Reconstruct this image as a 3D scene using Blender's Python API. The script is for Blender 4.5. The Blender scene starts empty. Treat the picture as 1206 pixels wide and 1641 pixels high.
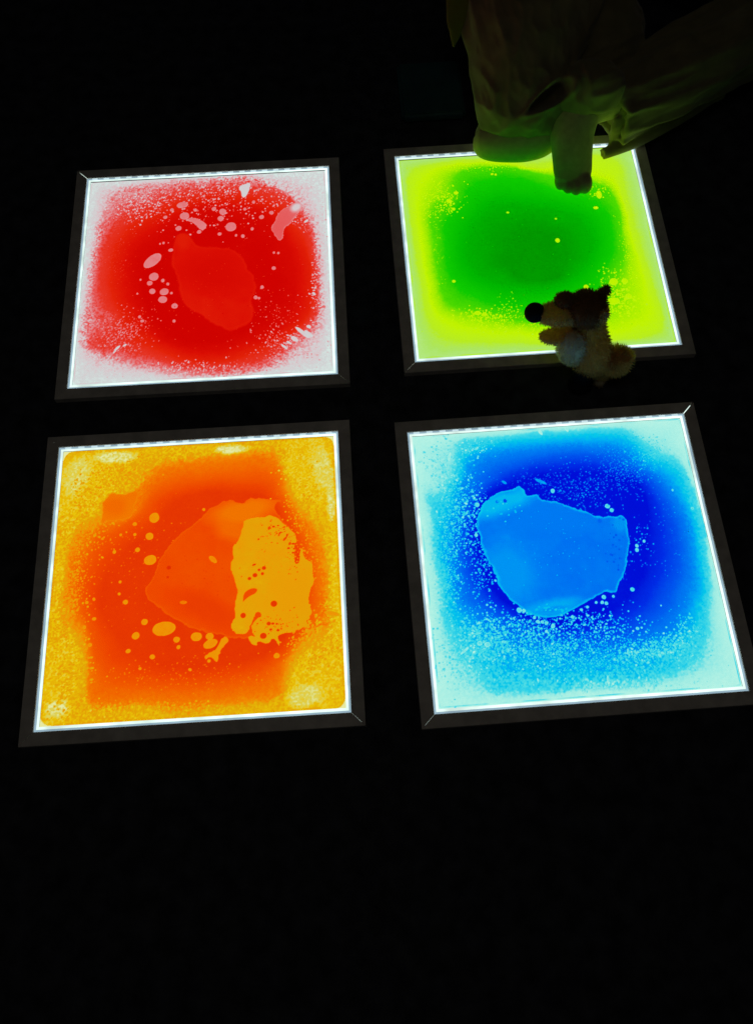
import bpy, bmesh, math, random
import numpy as np
from mathutils import Vector, Matrix

sc = bpy.context.scene
COL = sc.collection

# ---------------------------------------------------------------- camera
cd = bpy.data.cameras.new("camera")
cam = bpy.data.objects.new("camera", cd)
COL.objects.link(cam)
cd.sensor_fit = 'VERTICAL'
cd.sensor_height = 36.0
cd.lens = 30.006
cd.clip_start = 0.02
cd.clip_end = 100.0
CAM_Z = 1.26779
cam.matrix_world = (Matrix.Translation((0, 0, CAM_Z)) @ Matrix.Rotation(math.radians(22.2354), 4, 'X')
                    @ Matrix.Rotation(math.radians(-1.9133), 4, 'Z'))
sc.camera = cam

# ---------------------------------------------------------------- world: a dark room
world = bpy.data.worlds.new("World")
sc.world = world
world.use_nodes = True
bg = world.node_tree.nodes["Background"]
bg.inputs[0].default_value = (0.9, 0.95, 1.0, 1)
bg.inputs[1].default_value = 0.0035

# one dim ceiling lamp that barely lifts the room out of black
ld = bpy.data.lights.new("ceiling_lamp", 'AREA')
ld.shape = 'DISK'
ld.size = 0.9
ld.energy = 0.9
ld.color = (1.0, 0.90, 0.76)
lamp = bpy.data.objects.new("ceiling_lamp", ld)
COL.objects.link(lamp)
lamp.location = (-0.15, 0.1, 2.6)
lamp.rotation_euler = (math.radians(6), 0, 0)

vs = sc.view_settings
vs.view_transform = 'Standard'
vs.look = 'None'
vs.exposure = 0.0
vs.gamma = 1.0
vs.use_curve_mapping = False
sc.cycles.use_denoising = True
sc.cycles.max_bounces = 8
sc.cycles.transparent_max_bounces = 12
sc.cycles.sample_clamp_indirect = 4.0

# ---------------------------------------------------------------- helpers
def lin(c):
    return tuple((v / 255 / 12.92) if v <= 10 else ((v / 255 + 0.055) / 1.055) ** 2.4 for v in c)

def new_mat(name):
    m = bpy.data.materials.new(name)
    m.use_nodes = True
    nt = m.node_tree
    nt.nodes.clear()
    out = nt.nodes.new("ShaderNodeOutputMaterial")
    return m, nt, out

def principled(name, col, rough=0.6, noise=0.0, scale=60.0, bump=0.0, bscale=200.0, sheen=0.0, spec=0.4, metallic=0.0, sub=0.0):
    m, nt, out = new_mat(name)
    b = nt.nodes.new("ShaderNodeBsdfPrincipled")
    nt.links.new(b.outputs[0], out.inputs[0])
    b.inputs["Roughness"].default_value = rough
    b.inputs["Specular IOR Level"].default_value = spec
    b.inputs["Metallic"].default_value = metallic
    b.inputs["Base Color"].default_value = (*col, 1)
    if sheen:
        b.inputs["Sheen Weight"].default_value = sheen
        b.inputs["Sheen Roughness"].default_value = 0.4
    if sub:
        b.inputs["Subsurface Weight"].default_value = sub
        b.inputs["Subsurface Radius"].default_value = (0.012, 0.006, 0.003)
    tc = nt.nodes.new("ShaderNodeTexCoord")
    if noise:
        n = nt.nodes.new("ShaderNodeTexNoise")
        n.inputs["Scale"].default_value = scale
        n.inputs["Detail"].default_value = 6
        nt.links.new(tc.outputs["Object"], n.inputs["Vector"])
        r = nt.nodes.new("ShaderNodeValToRGB")
        r.color_ramp.elements[0].position = 0.3
        r.color_ramp.elements[1].position = 0.7
        r.color_ramp.elements[0].color = (*[c * (1 - noise) for c in col], 1)
        r.color_ramp.elements[1].color = (*[min(1, c * (1 + noise)) for c in col], 1)
        nt.links.new(n.outputs["Fac"], r.inputs["Fac"])
        nt.links.new(r.outputs["Color"], b.inputs["Base Color"])
    if bump:
        n2 = nt.nodes.new("ShaderNodeTexNoise")
        n2.inputs["Scale"].default_value = bscale
        n2.inputs["Detail"].default_value = 4
        nt.links.new(tc.outputs["Object"], n2.inputs["Vector"])
        bp = nt.nodes.new("ShaderNodeBump")
        bp.inputs["Strength"].default_value = bump
        bp.inputs["Distance"].default_value = 0.002
        nt.links.new(n2.outputs["Fac"], bp.inputs["Height"])
        nt.links.new(bp.outputs["Normal"], b.inputs["Normal"])
    return m

def plush(name, col, thin=0.35, noise=0.3):
    m = principled(name, col, 0.85, noise, 120, sheen=0.3, spec=0.15)
    nt = m.node_tree
    b = next(x for x in nt.nodes if x.type == 'BSDF_PRINCIPLED')
    o = next(x for x in nt.nodes if x.type == 'OUTPUT_MATERIAL')
    t = nt.nodes.new("ShaderNodeBsdfTranslucent")
    t.inputs[0].default_value = (*[min(1, c * 1.6) for c in col], 1)
    mx = nt.nodes.new("ShaderNodeMixShader")
    mx.inputs[0].default_value = thin
    nt.links.new(b.outputs[0], mx.inputs[1])
    nt.links.new(t.outputs[0], mx.inputs[2])
    nt.links.new(mx.outputs[0], o.inputs[0])
    return m

def emitter(name, col, strength, noise=0.0, scale=80):
    m, nt, out = new_mat(name)
    e = nt.nodes.new("ShaderNodeEmission")
    e.inputs[0].default_value = (*col, 1)
    e.inputs[1].default_value = strength
    nt.links.new(e.outputs[0], out.inputs[0])
    if noise:
        tc = nt.nodes.new("ShaderNodeTexCoord")
        n = nt.nodes.new("ShaderNodeTexNoise")
        n.inputs["Scale"].default_value = scale
        nt.links.new(tc.outputs["Object"], n.inputs["Vector"])
        mr = nt.nodes.new("ShaderNodeMapRange")
        mr.inputs["From Min"].default_value = 0.3
        mr.inputs["From Max"].default_value = 0.7
        mr.inputs["To Min"].default_value = strength * (1 - noise)
        mr.inputs["To Max"].default_value = strength * (1 + noise)
        nt.links.new(n.outputs["Fac"], mr.inputs["Value"])
        nt.links.new(mr.outputs["Result"], e.inputs[1])
    return m

def dye_material(name, ramp):
    """Clear liquid tinted by the concentration of dye stored on the mesh."""
    m, nt, out = new_mat(name)
    at = nt.nodes.new("ShaderNodeAttribute")
    at.attribute_name = "dye_density"
    tc = nt.nodes.new("ShaderNodeTexCoord")
    nz = nt.nodes.new("ShaderNodeTexNoise")
    nz.inputs["Scale"].default_value = 420
    nz.inputs["Detail"].default_value = 3
    nt.links.new(tc.outputs["Object"], nz.inputs["Vector"])
    ma = nt.nodes.new("ShaderNodeMath")
    ma.operation = 'MULTIPLY_ADD'
    ma.inputs[1].default_value = 0.03
    nt.links.new(nz.outputs["Fac"], ma.inputs[0])
    sub = nt.nodes.new("ShaderNodeMath")
    sub.operation = 'SUBTRACT'
    sub.inputs[1].default_value = 0.015
    nt.links.new(at.outputs["Fac"], sub.inputs[0])
    nt.links.new(sub.outputs[0], ma.inputs[2])
    r = nt.nodes.new("ShaderNodeValToRGB")
    cr = r.color_ramp
    while len(cr.elements) > 1:
        cr.elements.remove(cr.elements[0])
    cr.elements[0].position = ramp[0][0]
    cr.elements[0].color = (*lin(ramp[0][1]), 1)
    for pos, c in ramp[1:]:
        e = cr.elements.new(pos)
        e.color = (*lin(c), 1)
    nt.links.new(ma.outputs[0], r.inputs["Fac"])
    tr = nt.nodes.new("ShaderNodeBsdfTransparent")
    nt.links.new(r.outputs["Color"], tr.inputs["Color"])
    gl = nt.nodes.new("ShaderNodeBsdfGlossy")
    gl.inputs["Roughness"].default_value = 0.12
    gl.inputs["Color"].default_value = (0.5, 0.5, 0.5, 1)
    fr = nt.nodes.new("ShaderNodeFresnel")
    fr.inputs["IOR"].default_value = 1.25
    mx = nt.nodes.new("ShaderNodeMixShader")
    nt.links.new(fr.outputs[0], mx.inputs[0])
    nt.links.new(tr.outputs[0], mx.inputs[1])
    nt.links.new(gl.outputs[0], mx.inputs[2])
    nt.links.new(mx.outputs[0], out.inputs[0])
    return m

def link_mesh(name, verts, faces, mat, parent=None, smooth=False):
    me = bpy.data.meshes.new(name)
    me.from_pydata([tuple(v) for v in verts], [], [tuple(f) for f in faces])
    me.update()
    if mat is not None:
        me.materials.append(mat)
    if smooth:
        me.polygons.foreach_set("use_smooth", [True] * len(me.polygons))
    o = bpy.data.objects.new(name, me)
    COL.objects.link(o)
    if parent is not None:
        o.parent = parent
    return o

def np_mesh(name, co, quads, mat, parent, smooth=True):
    me = bpy.data.meshes.new(name)
    n, q = len(co), len(quads)
    me.vertices.add(n)
    me.vertices.foreach_set("co", np.asarray(co, np.float32).ravel())
    me.loops.add(q * 4)
    me.loops.foreach_set("vertex_index", np.asarray(quads, np.int32).ravel())
    me.polygons.add(q)
    me.polygons.foreach_set("loop_start", np.arange(0, q * 4, 4, dtype=np.int32))
    me.update(calc_edges=True)
    if smooth:
        me.polygons.foreach_set("use_smooth", np.ones(q, bool))
    me.materials.append(mat)
    o = bpy.data.objects.new(name, me)
    COL.objects.link(o)
    o.parent = parent
    return o

def empty(name, loc=(0, 0, 0), rz=0.0):
    o = bpy.data.objects.new(name, None)
    o.empty_display_size = 0.05
    COL.objects.link(o)
    o.location = loc
    o.rotation_euler = (0, 0, rz)
    return o

def tag(o, label=None, cat=None, group=None, kind=None):
    if label: o["label"] = label
    if cat: o["category"] = cat
    if group: o["group"] = group
    if kind: o["kind"] = kind
    return o

def boxes(name, lst, mat, parent):
    V, F = [], []
    for (x0, x1, y0, y1, z0, z1) in lst:
        b = len(V)
        V += [(x0, y0, z0), (x1, y0, z0), (x1, y1, z0), (x0, y1, z0), (x0, y0, z1), (x1, y0, z1), (x1, y1, z1), (x0, y1, z1)]
        F += [(b, b + 3, b + 2, b + 1), (b + 4, b + 5, b + 6, b + 7), (b, b + 1, b + 5, b + 4), (b + 1, b + 2, b + 6, b + 5),
              (b + 2, b + 3, b + 7, b + 6), (b + 3, b, b + 4, b + 7)]
    return link_mesh(name, V, F, mat, parent)

# ---------------------------------------------------------------- floor
MAT_FLOOR = principled("black_floor_mat", (0.040, 0.044, 0.056), 0.75, 0.55, 35, 0.6, 260, spec=0.25)
fl = link_mesh("floor", [(-4, -3, 0), (4, -3, 0), (4, 6, 0), (-4, 6, 0)], [(0, 1, 2, 3)], MAT_FLOOR)
tag(fl, kind="structure")

# ---------------------------------------------------------------- liquid tiles
TILES = {'red':{
  'contours':[(0.22,[[-196.7,133.8],[-183.7,194.6],[-137.9,207.2],[-79.2,212.7],[-5.7,217.2],[63.2,219.0],[107.4,200.2],[156.1,175.0],[189.1,126.5],[204.3,71.3],[206.5,-16.1],[206.7,-83.3],[203.2,-126.7],[182.0,-157.4],[150.0,-186.9],[118.6,-208.3],[65.3,-219.4],[3.4,-220.6],[-49.9,-211.6],[-94.7,-199.0],[-144.4,-182.9],[-176.6,-169.0],[-204.4,-154.1],[-215.5,-126.8],[-213.8,-89.2],[-207.8,-45.6],[-207.2,10.8],[-205.7,57.0],[-203.8,98.2]]),(0.62,[[-178.3,108.5],[-163.3,137.7],[-130.5,156.9],[-87.8,178.8],[-24.8,193.4],[43.8,195.0],[122.0,180.4],[155.8,159.5],[174.5,124.5],[190.3,78.3],[196.5,13.3],[198.5,-49.5],[197.1,-99.1],[182.8,-125.4],[155.1,-155.7],[123.2,-185.3],[83.0,-198.3],[20.9,-207.3],[-32.5,-201.4],[-77.6,-183.1],[-118.6,-164.8],[-159.4,-156.9],[-195.8,-149.3],[-188.7,-123.2],[-162.7,-103.3],[-159.5,-81.8],[-183.2,-69.3],[-193.1,-24.1],[-192.8,38.7],[-190.7,79.5]]),(0.82,[[-151.2,94.7],[-100.2,130.5],[-43.4,163.5],[44.0,166.9],[116.9,149.8],[145.3,105.2],[168.5,67.8],[186.2,13.9],[187.8,-71.0],[176.3,-114.2],[137.2,-146.6],[92.0,-172.8],[25.1,-192.1],[-33.1,-180.6],[-78.6,-156.7],[-120.6,-127.5],[-145.8,-82.7],[-165.2,-26.0],[-169.1,37.1]]),(0.95,[[-125.8,63.5],[-80.1,108.0],[-23.4,140.6],[53.9,141.7],[111.9,119.5],[135.5,81.8],[158.1,15.7],[161.4,-58.3],[146.7,-106.8],[101.0,-146.9],[24.8,-168.5],[-33.7,-159.6],[-79.5,-135.5],[-113.6,-84.8],[-130.4,-28.2],[-137.8,23.5]]),(1.0,[[-96.4,44.0],[-41.3,93.4],[44.7,93.8],[111.3,48.0],[129.6,-11.1],[119.7,-77.7],[83.1,-129.8],[2.0,-154.0],[-66.4,-125.6],[-100.9,-63.6],[-108.8,4.3]])],'edge':0.04,
  'blobs':[{'v':0.885,'rim':0.82,'rw':5,'soft':4,'pts':[[-50.8,91.1],[-36.4,88.3],[-27.5,77.7],[-23.8,62.6],[-7.0,54.5],[16.7,54.1],[40.4,49.7],[59.4,36.7],[71.2,18.5],[74.6,1.0],[85.3,-13.9],[90.9,-36.9],[85.3,-58.9],[80.7,-72.4],[87.6,-86.7],[85.3,-102.9],[76.1,-117.5],[64.9,-119.5],[53.6,-129.0],[42.3,-128.2],[24.0,-118.0],[5.6,-105.9],[-6.1,-91.7],[-22.3,-82.4],[-36.5,-67.7],[-43.9,-50.5],[-47.8,-27.9],[-53.4,0.8],[-62.7,24.3],[-59.8,47.4],[-59.7,70.9]],'inner':[(0.96,0.75,[17.6,-3.8,62.1,47.3,-16.0]),(0.82,0.8,[-43.1,72.8,15.3,23.6,-4.0])]},{'v':0.5,'rim':0.3,'rw':2.2,'soft':0.8,'pts':[[143.4,135.7],[153.1,139.3],[162.9,146.6],[167.8,149.4],[176.0,144.5],[177.2,136.5],[172.1,124.6],[162.3,113.1],[154.8,98.5],[142.7,87.3],[141.5,72.5],[136.6,62.8],[130.5,61.4],[124.9,73.6],[117.9,86.0],[120.3,97.8],[126.2,106.4],[132.1,125.5]],'inner':[(0.12,0.9,[166.1,136.0,14.4,9.9,54.0])]},{'v':0.12,'rim':0.2,'rw':1.2,'soft':0.8,'pts':[[60.9,197.0],[69.2,199.0],[78.0,203.4],[81.0,192.5],[77.0,177.1],[72.2,168.1],[65.9,167.3],[64.4,178.0],[58.5,187.8]],'inner':[]},{'v':0.42,'rim':0.28,'rw':1.8,'soft':0.7,'pts':[[-36.4,122.0],[-30.2,125.3],[-22.1,124.1],[-13.2,120.5],[-4.4,112.1],[0.1,104.0],[-1.7,96.8],[-7.9,94.2],[-15.2,98.9],[-19.2,107.0],[-25.1,113.5],[-32.4,116.9]],'inner':[]}],
  'bubbles':[[-97.2,30.7,19.7,10.8,45.0,0.42],[-93.4,-5.1,8.9,8.6,-4.0,0.42],[-100.2,-18.9,5.2,5.1,-3.0,0.42],[-94.8,-37.2,5.6,5.6,-4.0,0.42],[-73.4,-39.2,8.2,7.3,6.0,0.42],[-75.5,-55.8,7.9,7.2,-4.0,0.42],[-53.8,-71.0,5.9,5.5,-3.0,0.42],[-76.6,-14.7,3.2,4.0,-5.0,0.42],[-67.5,-22.7,2.8,3.4,-4.0,0.42],[-60.3,-42.8,2.3,2.8,-5.0,0.42],[-41.9,129.1,9.0,8.3,-16.0,0.42],[-52.5,101.4,5.7,5.4,-4.0,0.42],[-46.6,155.7,10.6,6.9,6.0,0.42],[28.9,134.8,6.7,7.4,21.0,0.42],[25.2,119.2,5.8,6.0,-4.0,0.42],[44.6,98.6,10.1,10.2,-4.0,0.42],[12.3,142.6,4.4,4.9,-4.0,0.42],[-22.5,142.4,3.4,3.7,-3.0,0.42],[-66.1,145.3,3.9,3.6,-3.0,0.42],[-77.6,129.0,3.9,3.7,-4.0,0.42],[23.8,83.2,3.9,3.5,-3.0,0.42],[-14.0,90.5,4.3,4.2,-4.0,0.42],[66.8,75.6,3.3,4.2,-2.0,0.42],[83.9,91.2,2.9,3.6,-4.0,0.42],[101.2,117.7,4.8,4.8,-4.0,0.42],[119.6,126.3,4.3,4.3,-4.0,0.42],[122.7,-0.3,3.8,4.0,-5.0,0.42],[101.5,-40.4,3.2,3.9,-4.0,0.42],[89.9,-62.0,3.7,3.9,-3.0,0.42],[95.9,-63.5,2.3,2.7,-5.0,0.42],[-114.7,-90.1,2.6,3.2,-4.0,0.42],[-109.3,-99.2,3.6,3.2,-3.0,0.42],[-53.6,-102.7,2.7,3.3,-4.0,0.42],[-65.1,52.4,4.7,3.5,-4.0,0.42],[86.3,154.2,3.0,3.7,-4.0,0.42],[69.9,138.7,2.9,3.6,-4.0,0.42],[54.4,78.2,2.4,3.0,-2.0,0.42],[123.5,34.3,2.4,2.9,-5.0,0.42],[131.5,33.2,2.4,2.9,-5.0,0.42],[-85.1,67.9,1.9,2.4,-3.0,0.42],[-78.6,69.7,2.4,2.9,-2.0,0.42],[-121.4,-40.0,1.9,2.3,-3.0,0.42],[-117.3,-10.4,1.9,2.3,-6.0,0.42],[171.1,-140.7,16.8,3.6,-45.0,0.16],[182.3,-144.1,10.0,3.0,-47.0,0.16],[157.3,-153.2,7.8,4.0,-42.0,0.16],[182.7,-129.7,4.3,3.1,-37.0,0.16],[148.1,-160.6,5.7,2.0,-36.0,0.16],[139.1,-167.9,7.9,1.9,-47.0,0.16],[-149.9,-152.2,6.1,2.1,49.0,0.16],[-154.7,-159.8,4.5,1.5,50.0,0.16],[-137.5,-147.7,4.0,1.6,32.0,0.16],[193.7,-60.4,4.0,2.0,-47.0,0.16],[207.6,-55.6,4.2,2.7,31.0,0.16],[183.7,102.6,4.8,2.2,45.0,0.16]],
  'clusters':[[5.6,141.7,130.8,57.3,-4.0,230,0.6,1.9,0.3,1.0,0],[14.6,181.3,117.4,31.0,-4.0,260,0.5,1.5,0.25,2.0,70],[-135.8,166.5,58.6,46.0,-4.0,420,0.5,1.6,0.22,1.0,0],[-165.4,54.3,28.5,86.4,-4.0,170,0.4,0.9,0.62,1.0,0],[-149.7,-131.0,45.3,42.5,-4.0,240,0.5,1.2,0.38,2.2,50],[-126.2,-105.7,41.0,37.7,-3.0,110,0.5,1.3,0.4,1.0,0],[150.4,-160.7,58.5,34.0,-4.0,280,0.5,1.3,0.3,2.2,-45],[124.1,-94.5,50.4,48.6,-4.0,70,0.5,1.3,0.4,1.0,0],[8.5,-14.6,195.8,179.2,-4.0,110,0.4,0.8,0.5,1.0,0],[204.1,-15.9,14.0,142.7,-4.0,220,0.5,1.4,0.2,1.8,0],[-14.6,-202.5,102.2,15.5,-4.0,220,0.4,1.2,0.25,2,80],[174.7,133.6,33.9,48.3,-4.0,170,0.5,1.3,0.25,2,-45],[22.7,-38.1,51.2,60.9,-4.0,25,0.4,0.8,0.95,1.0,0],[18.2,-37.8,60.3,71.8,-4.0,18,0.4,0.8,0.6,1.0,0]],
  'ramp':[(0,(212,232,226)),(0.08,(206,210,210)),(0.2,(214,194,198)),(0.34,(220,146,150)),(0.5,(226,92,92)),(0.64,(226,52,36)),(0.78,(224,34,8)),(0.9,(216,14,3)),(1,(204,2,0))],'patches':[],'froth':(0.8,0.8,0.8,1.0),'over':[[27.7,-60.8,50.8,60.1,-4.0,40,0.4,0.9,0.97,1.0,0],[8.9,-37.2,60.3,71.8,-4.0,30,0.4,0.8,0.7,1.0,0]],'corner':7,'grain':1.2,'front':(0.26,0.34,11,10)},'green':{
  'contours':[(0.16,[[-205.5,193.0],[-112.0,210.5],[-33.5,206.8],[21.3,183.4],[68.6,185.0],[129.4,203.2],[190.7,191.4],[189.3,124.3],[192.9,58.9],[192.5,-4.1],[197.4,-65.8],[203.3,-125.7],[206.5,-183.6],[178.5,-204.1],[106.4,-207.0],[6.5,-205.0],[-68.6,-196.3],[-139.3,-188.1],[-183.0,-170.6],[-198.3,-129.4],[-200.3,-58.7],[-205.2,14.8],[-208.5,78.1],[-209.6,143.2]]),(0.34,[[-187.3,161.3],[-141.6,204.7],[-59.8,206.9],[1.4,191.8],[51.7,176.9],[93.8,177.5],[158.5,156.8],[182.7,131.5],[186.8,59.5],[185.6,-3.6],[188.5,-53.0],[191.1,-113.0],[185.9,-170.6],[133.0,-191.6],[36.7,-194.4],[-47.8,-183.3],[-118.5,-173.3],[-172.8,-149.8],[-192.0,-112.4],[-194.2,-35.0],[-195.6,39.1],[-196.1,102.9]]),(0.6,[[-126.5,146.5],[-114.7,185.6],[-50.8,194.0],[20.3,176.7],[69.3,153.9],[144.3,134.6],[172.1,109.3],[174.1,47.6],[167.0,-14.5],[157.1,-56.6],[137.2,-85.1],[118.4,-136.6],[41.1,-166.3],[-44.5,-157.4],[-91.0,-143.5],[-132.8,-128.7],[-167.2,-108.6],[-173.5,-36.7],[-173.7,24.9],[-171.9,88.0],[-160.5,116.3],[-127.6,120.2]]),(0.7,[[-113.1,102.7],[-95.7,143.9],[-44.5,159.8],[16.0,144.9],[74.2,117.1],[127.2,93.3],[150.6,65.5],[152.2,24.1],[143.6,-25.0],[120.7,-65.7],[87.2,-104.9],[36.7,-131.4],[-40.3,-125.4],[-86.9,-109.0],[-123.8,-89.6],[-145.5,-63.0],[-152.0,-20.1],[-150.7,23.0],[-142.7,72.9]]),(0.86,[[-92.6,56.1],[-36.0,103.1],[72.9,75.0],[112.2,33.6],[108.1,-22.2],[69.1,-79.7],[3.3,-92.5],[-77.9,-74.2],[-112.8,-35.4],[-115.0,14.0]]),(0.95,[[-47.0,14.8],[22.1,40.7],[70.5,-6.9],[50.5,-72.3],[-14.5,-79.2],[-49.7,-46.3]])],'edge':0.05,
  'blobs':[],
  'bubbles':[[50.9,9.5,4.4,4.9,-4.0,0.36],[136.4,-89.1,7.3,7.2,-5.0,0.36],[156.6,-89.0,5.4,5.4,-4.0,0.36],[86.1,-96.6,4.3,4.7,-3.0,0.36],[143.6,108.9,5.1,9.1,-4.0,0.36],[-122.1,134.2,4.1,3.9,-4.0,0.36],[-137.3,116.4,4.6,4.5,-5.0,0.36],[-130.1,96.4,3.1,3.3,-6.0,0.36],[-49.0,174.2,2.6,2.6,-4.0,0.36],[-42.4,172.3,2.0,2.6,-3.0,0.36],[-31.1,80.7,2.6,2.5,-4.0,0.36],[-146.8,-65.8,3.0,3.0,-4.0,0.36],[132.4,78.6,4.5,3.2,-4.0,0.36],[55.2,59.1,2.0,1.9,-6.0,0.36],[-111.9,-136.7,5.7,4.0,-4.0,0.36],[-100.2,-139.9,3.7,3.4,-3.0,0.36],[129.4,-129.9,10.6,7.0,-4.0,0.36],[157.6,-122.2,5.7,5.2,-4.0,0.36],[116.5,-148.0,3.8,12.8,-5.0,0.36]],
  'clusters':[[-141.5,114.8,19.4,27.1,-5.0,70,0.6,1.7,0.34,1.0,0],[-167.2,126.7,46.1,45.3,-5.0,220,0.5,1.3,0.3,1.0,0],[-96.2,-146.0,57.7,14.8,-4.0,190,0.6,1.5,0.33,1.0,0],[-54.7,-124.3,24.1,24.2,-5.0,45,0.6,1.3,0.4,1.0,0],[137.2,-85.1,29.2,32.6,-5.0,70,0.5,1.4,0.38,1.0,0],[143.5,-132.7,33.7,40.4,-4.0,260,0.6,2.0,0.34,1.0,0],[-27.8,-176.9,157.0,12.4,-4.0,260,0.5,1.2,0.3,1.0,0],[-174.1,0.1,15.0,107.8,-5.0,90,0.4,0.9,0.42,1.0,0],[174.7,-27.4,13.8,96.3,-5.0,160,0.4,1.0,0.34,1.0,0],[147.2,121.1,30.7,19.7,-4.0,50,0.5,1.4,0.36,1.0,0],[-7.2,11.6,129.7,120.8,-4.0,14,0.4,0.9,0.6,1.0,0],[-61.6,191.5,104.1,10.2,-5.0,100,0.4,1.1,0.33,1.0,0]],
  'ramp':[(0,(180,230,140)),(0.1,(170,226,96)),(0.2,(180,232,34)),(0.34,(190,240,0)),(0.46,(158,232,0)),(0.58,(82,218,0)),(0.68,(14,200,0)),(0.82,(0,180,0)),(0.96,(2,148,0))],'patches':[],'froth':(0.5,0.5,0.6,0.5),'corner':5,'grain':0.06,'front':(0.24,0.26,3,14)},'orange':{
  'contours':[(0.42,[[-96.3,151.0],[-78.3,184.8],[-39.4,195.8],[14.7,197.8],[68.9,199.7],[118.3,204.7],[132.8,190.0],[143.2,162.2],[150.4,135.0],[164.9,97.2],[183.2,70.2],[196.4,38.8],[202.4,-6.3],[203.3,-54.8],[205.6,-88.1],[195.7,-110.7],[176.9,-132.5],[156.1,-153.9],[142.3,-173.2],[137.4,-195.0],[108.7,-206.4],[42.8,-211.0],[-18.4,-213.6],[-53.4,-212.8],[-78.2,-196.1],[-97.6,-204.5],[-132.4,-206.7],[-154.8,-198.7],[-158.7,-174.4],[-164.0,-142.9],[-172.1,-110.7],[-193.4,-67.7],[-205.6,-28.9],[-207.4,10.0],[-202.4,49.4],[-190.5,79.0],[-173.2,103.5],[-153.1,128.4],[-124.1,126.4],[-112.4,133.6]]),(0.58,[[-86.3,144.0],[-72.6,165.6],[-34.1,181.9],[39.4,184.2],[118.1,191.0],[134.9,162.7],[143.9,130.0],[155.2,92.6],[173.5,60.6],[185.8,29.5],[192.2,-15.5],[192.8,-63.7],[187.3,-91.6],[170.8,-113.8],[145.2,-144.2],[131.3,-170.3],[113.2,-191.3],[51.5,-198.4],[-18.7,-200.6],[-80.8,-188.0],[-124.6,-191.9],[-150.3,-188.2],[-154.7,-161.4],[-159.5,-129.7],[-168.9,-92.5],[-180.1,-63.8],[-192.4,-20.1],[-195.0,14.1],[-185.8,48.4],[-168.8,75.0],[-146.1,91.4],[-103.5,99.0]]),(0.74,[[-71.5,138.8],[-9.0,158.7],[107.9,156.4],[129.5,131.1],[138.6,104.1],[163.5,46.0],[176.3,-4.6],[179.1,-62.8],[159.5,-113.1],[122.6,-151.9],[69.2,-175.3],[-1.6,-179.8],[-81.6,-170.4],[-131.2,-154.0],[-149.3,-116.8],[-166.3,-64.6],[-175.3,-21.2],[-174.3,17.7],[-158.1,56.6],[-130.9,75.1],[-84.5,103.0]]),(0.9,[[-68.9,71.1],[-42.0,121.1],[10.8,137.7],[78.6,126.4],[117.1,116.0],[135.4,58.0],[161.8,-23.2],[151.0,-89.3],[114.0,-133.2],[42.3,-151.4],[-20.1,-151.9],[-83.4,-129.9],[-126.0,-90.5],[-147.2,-42.2],[-140.8,5.8],[-110.2,43.5]])],'edge':0.26,
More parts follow.
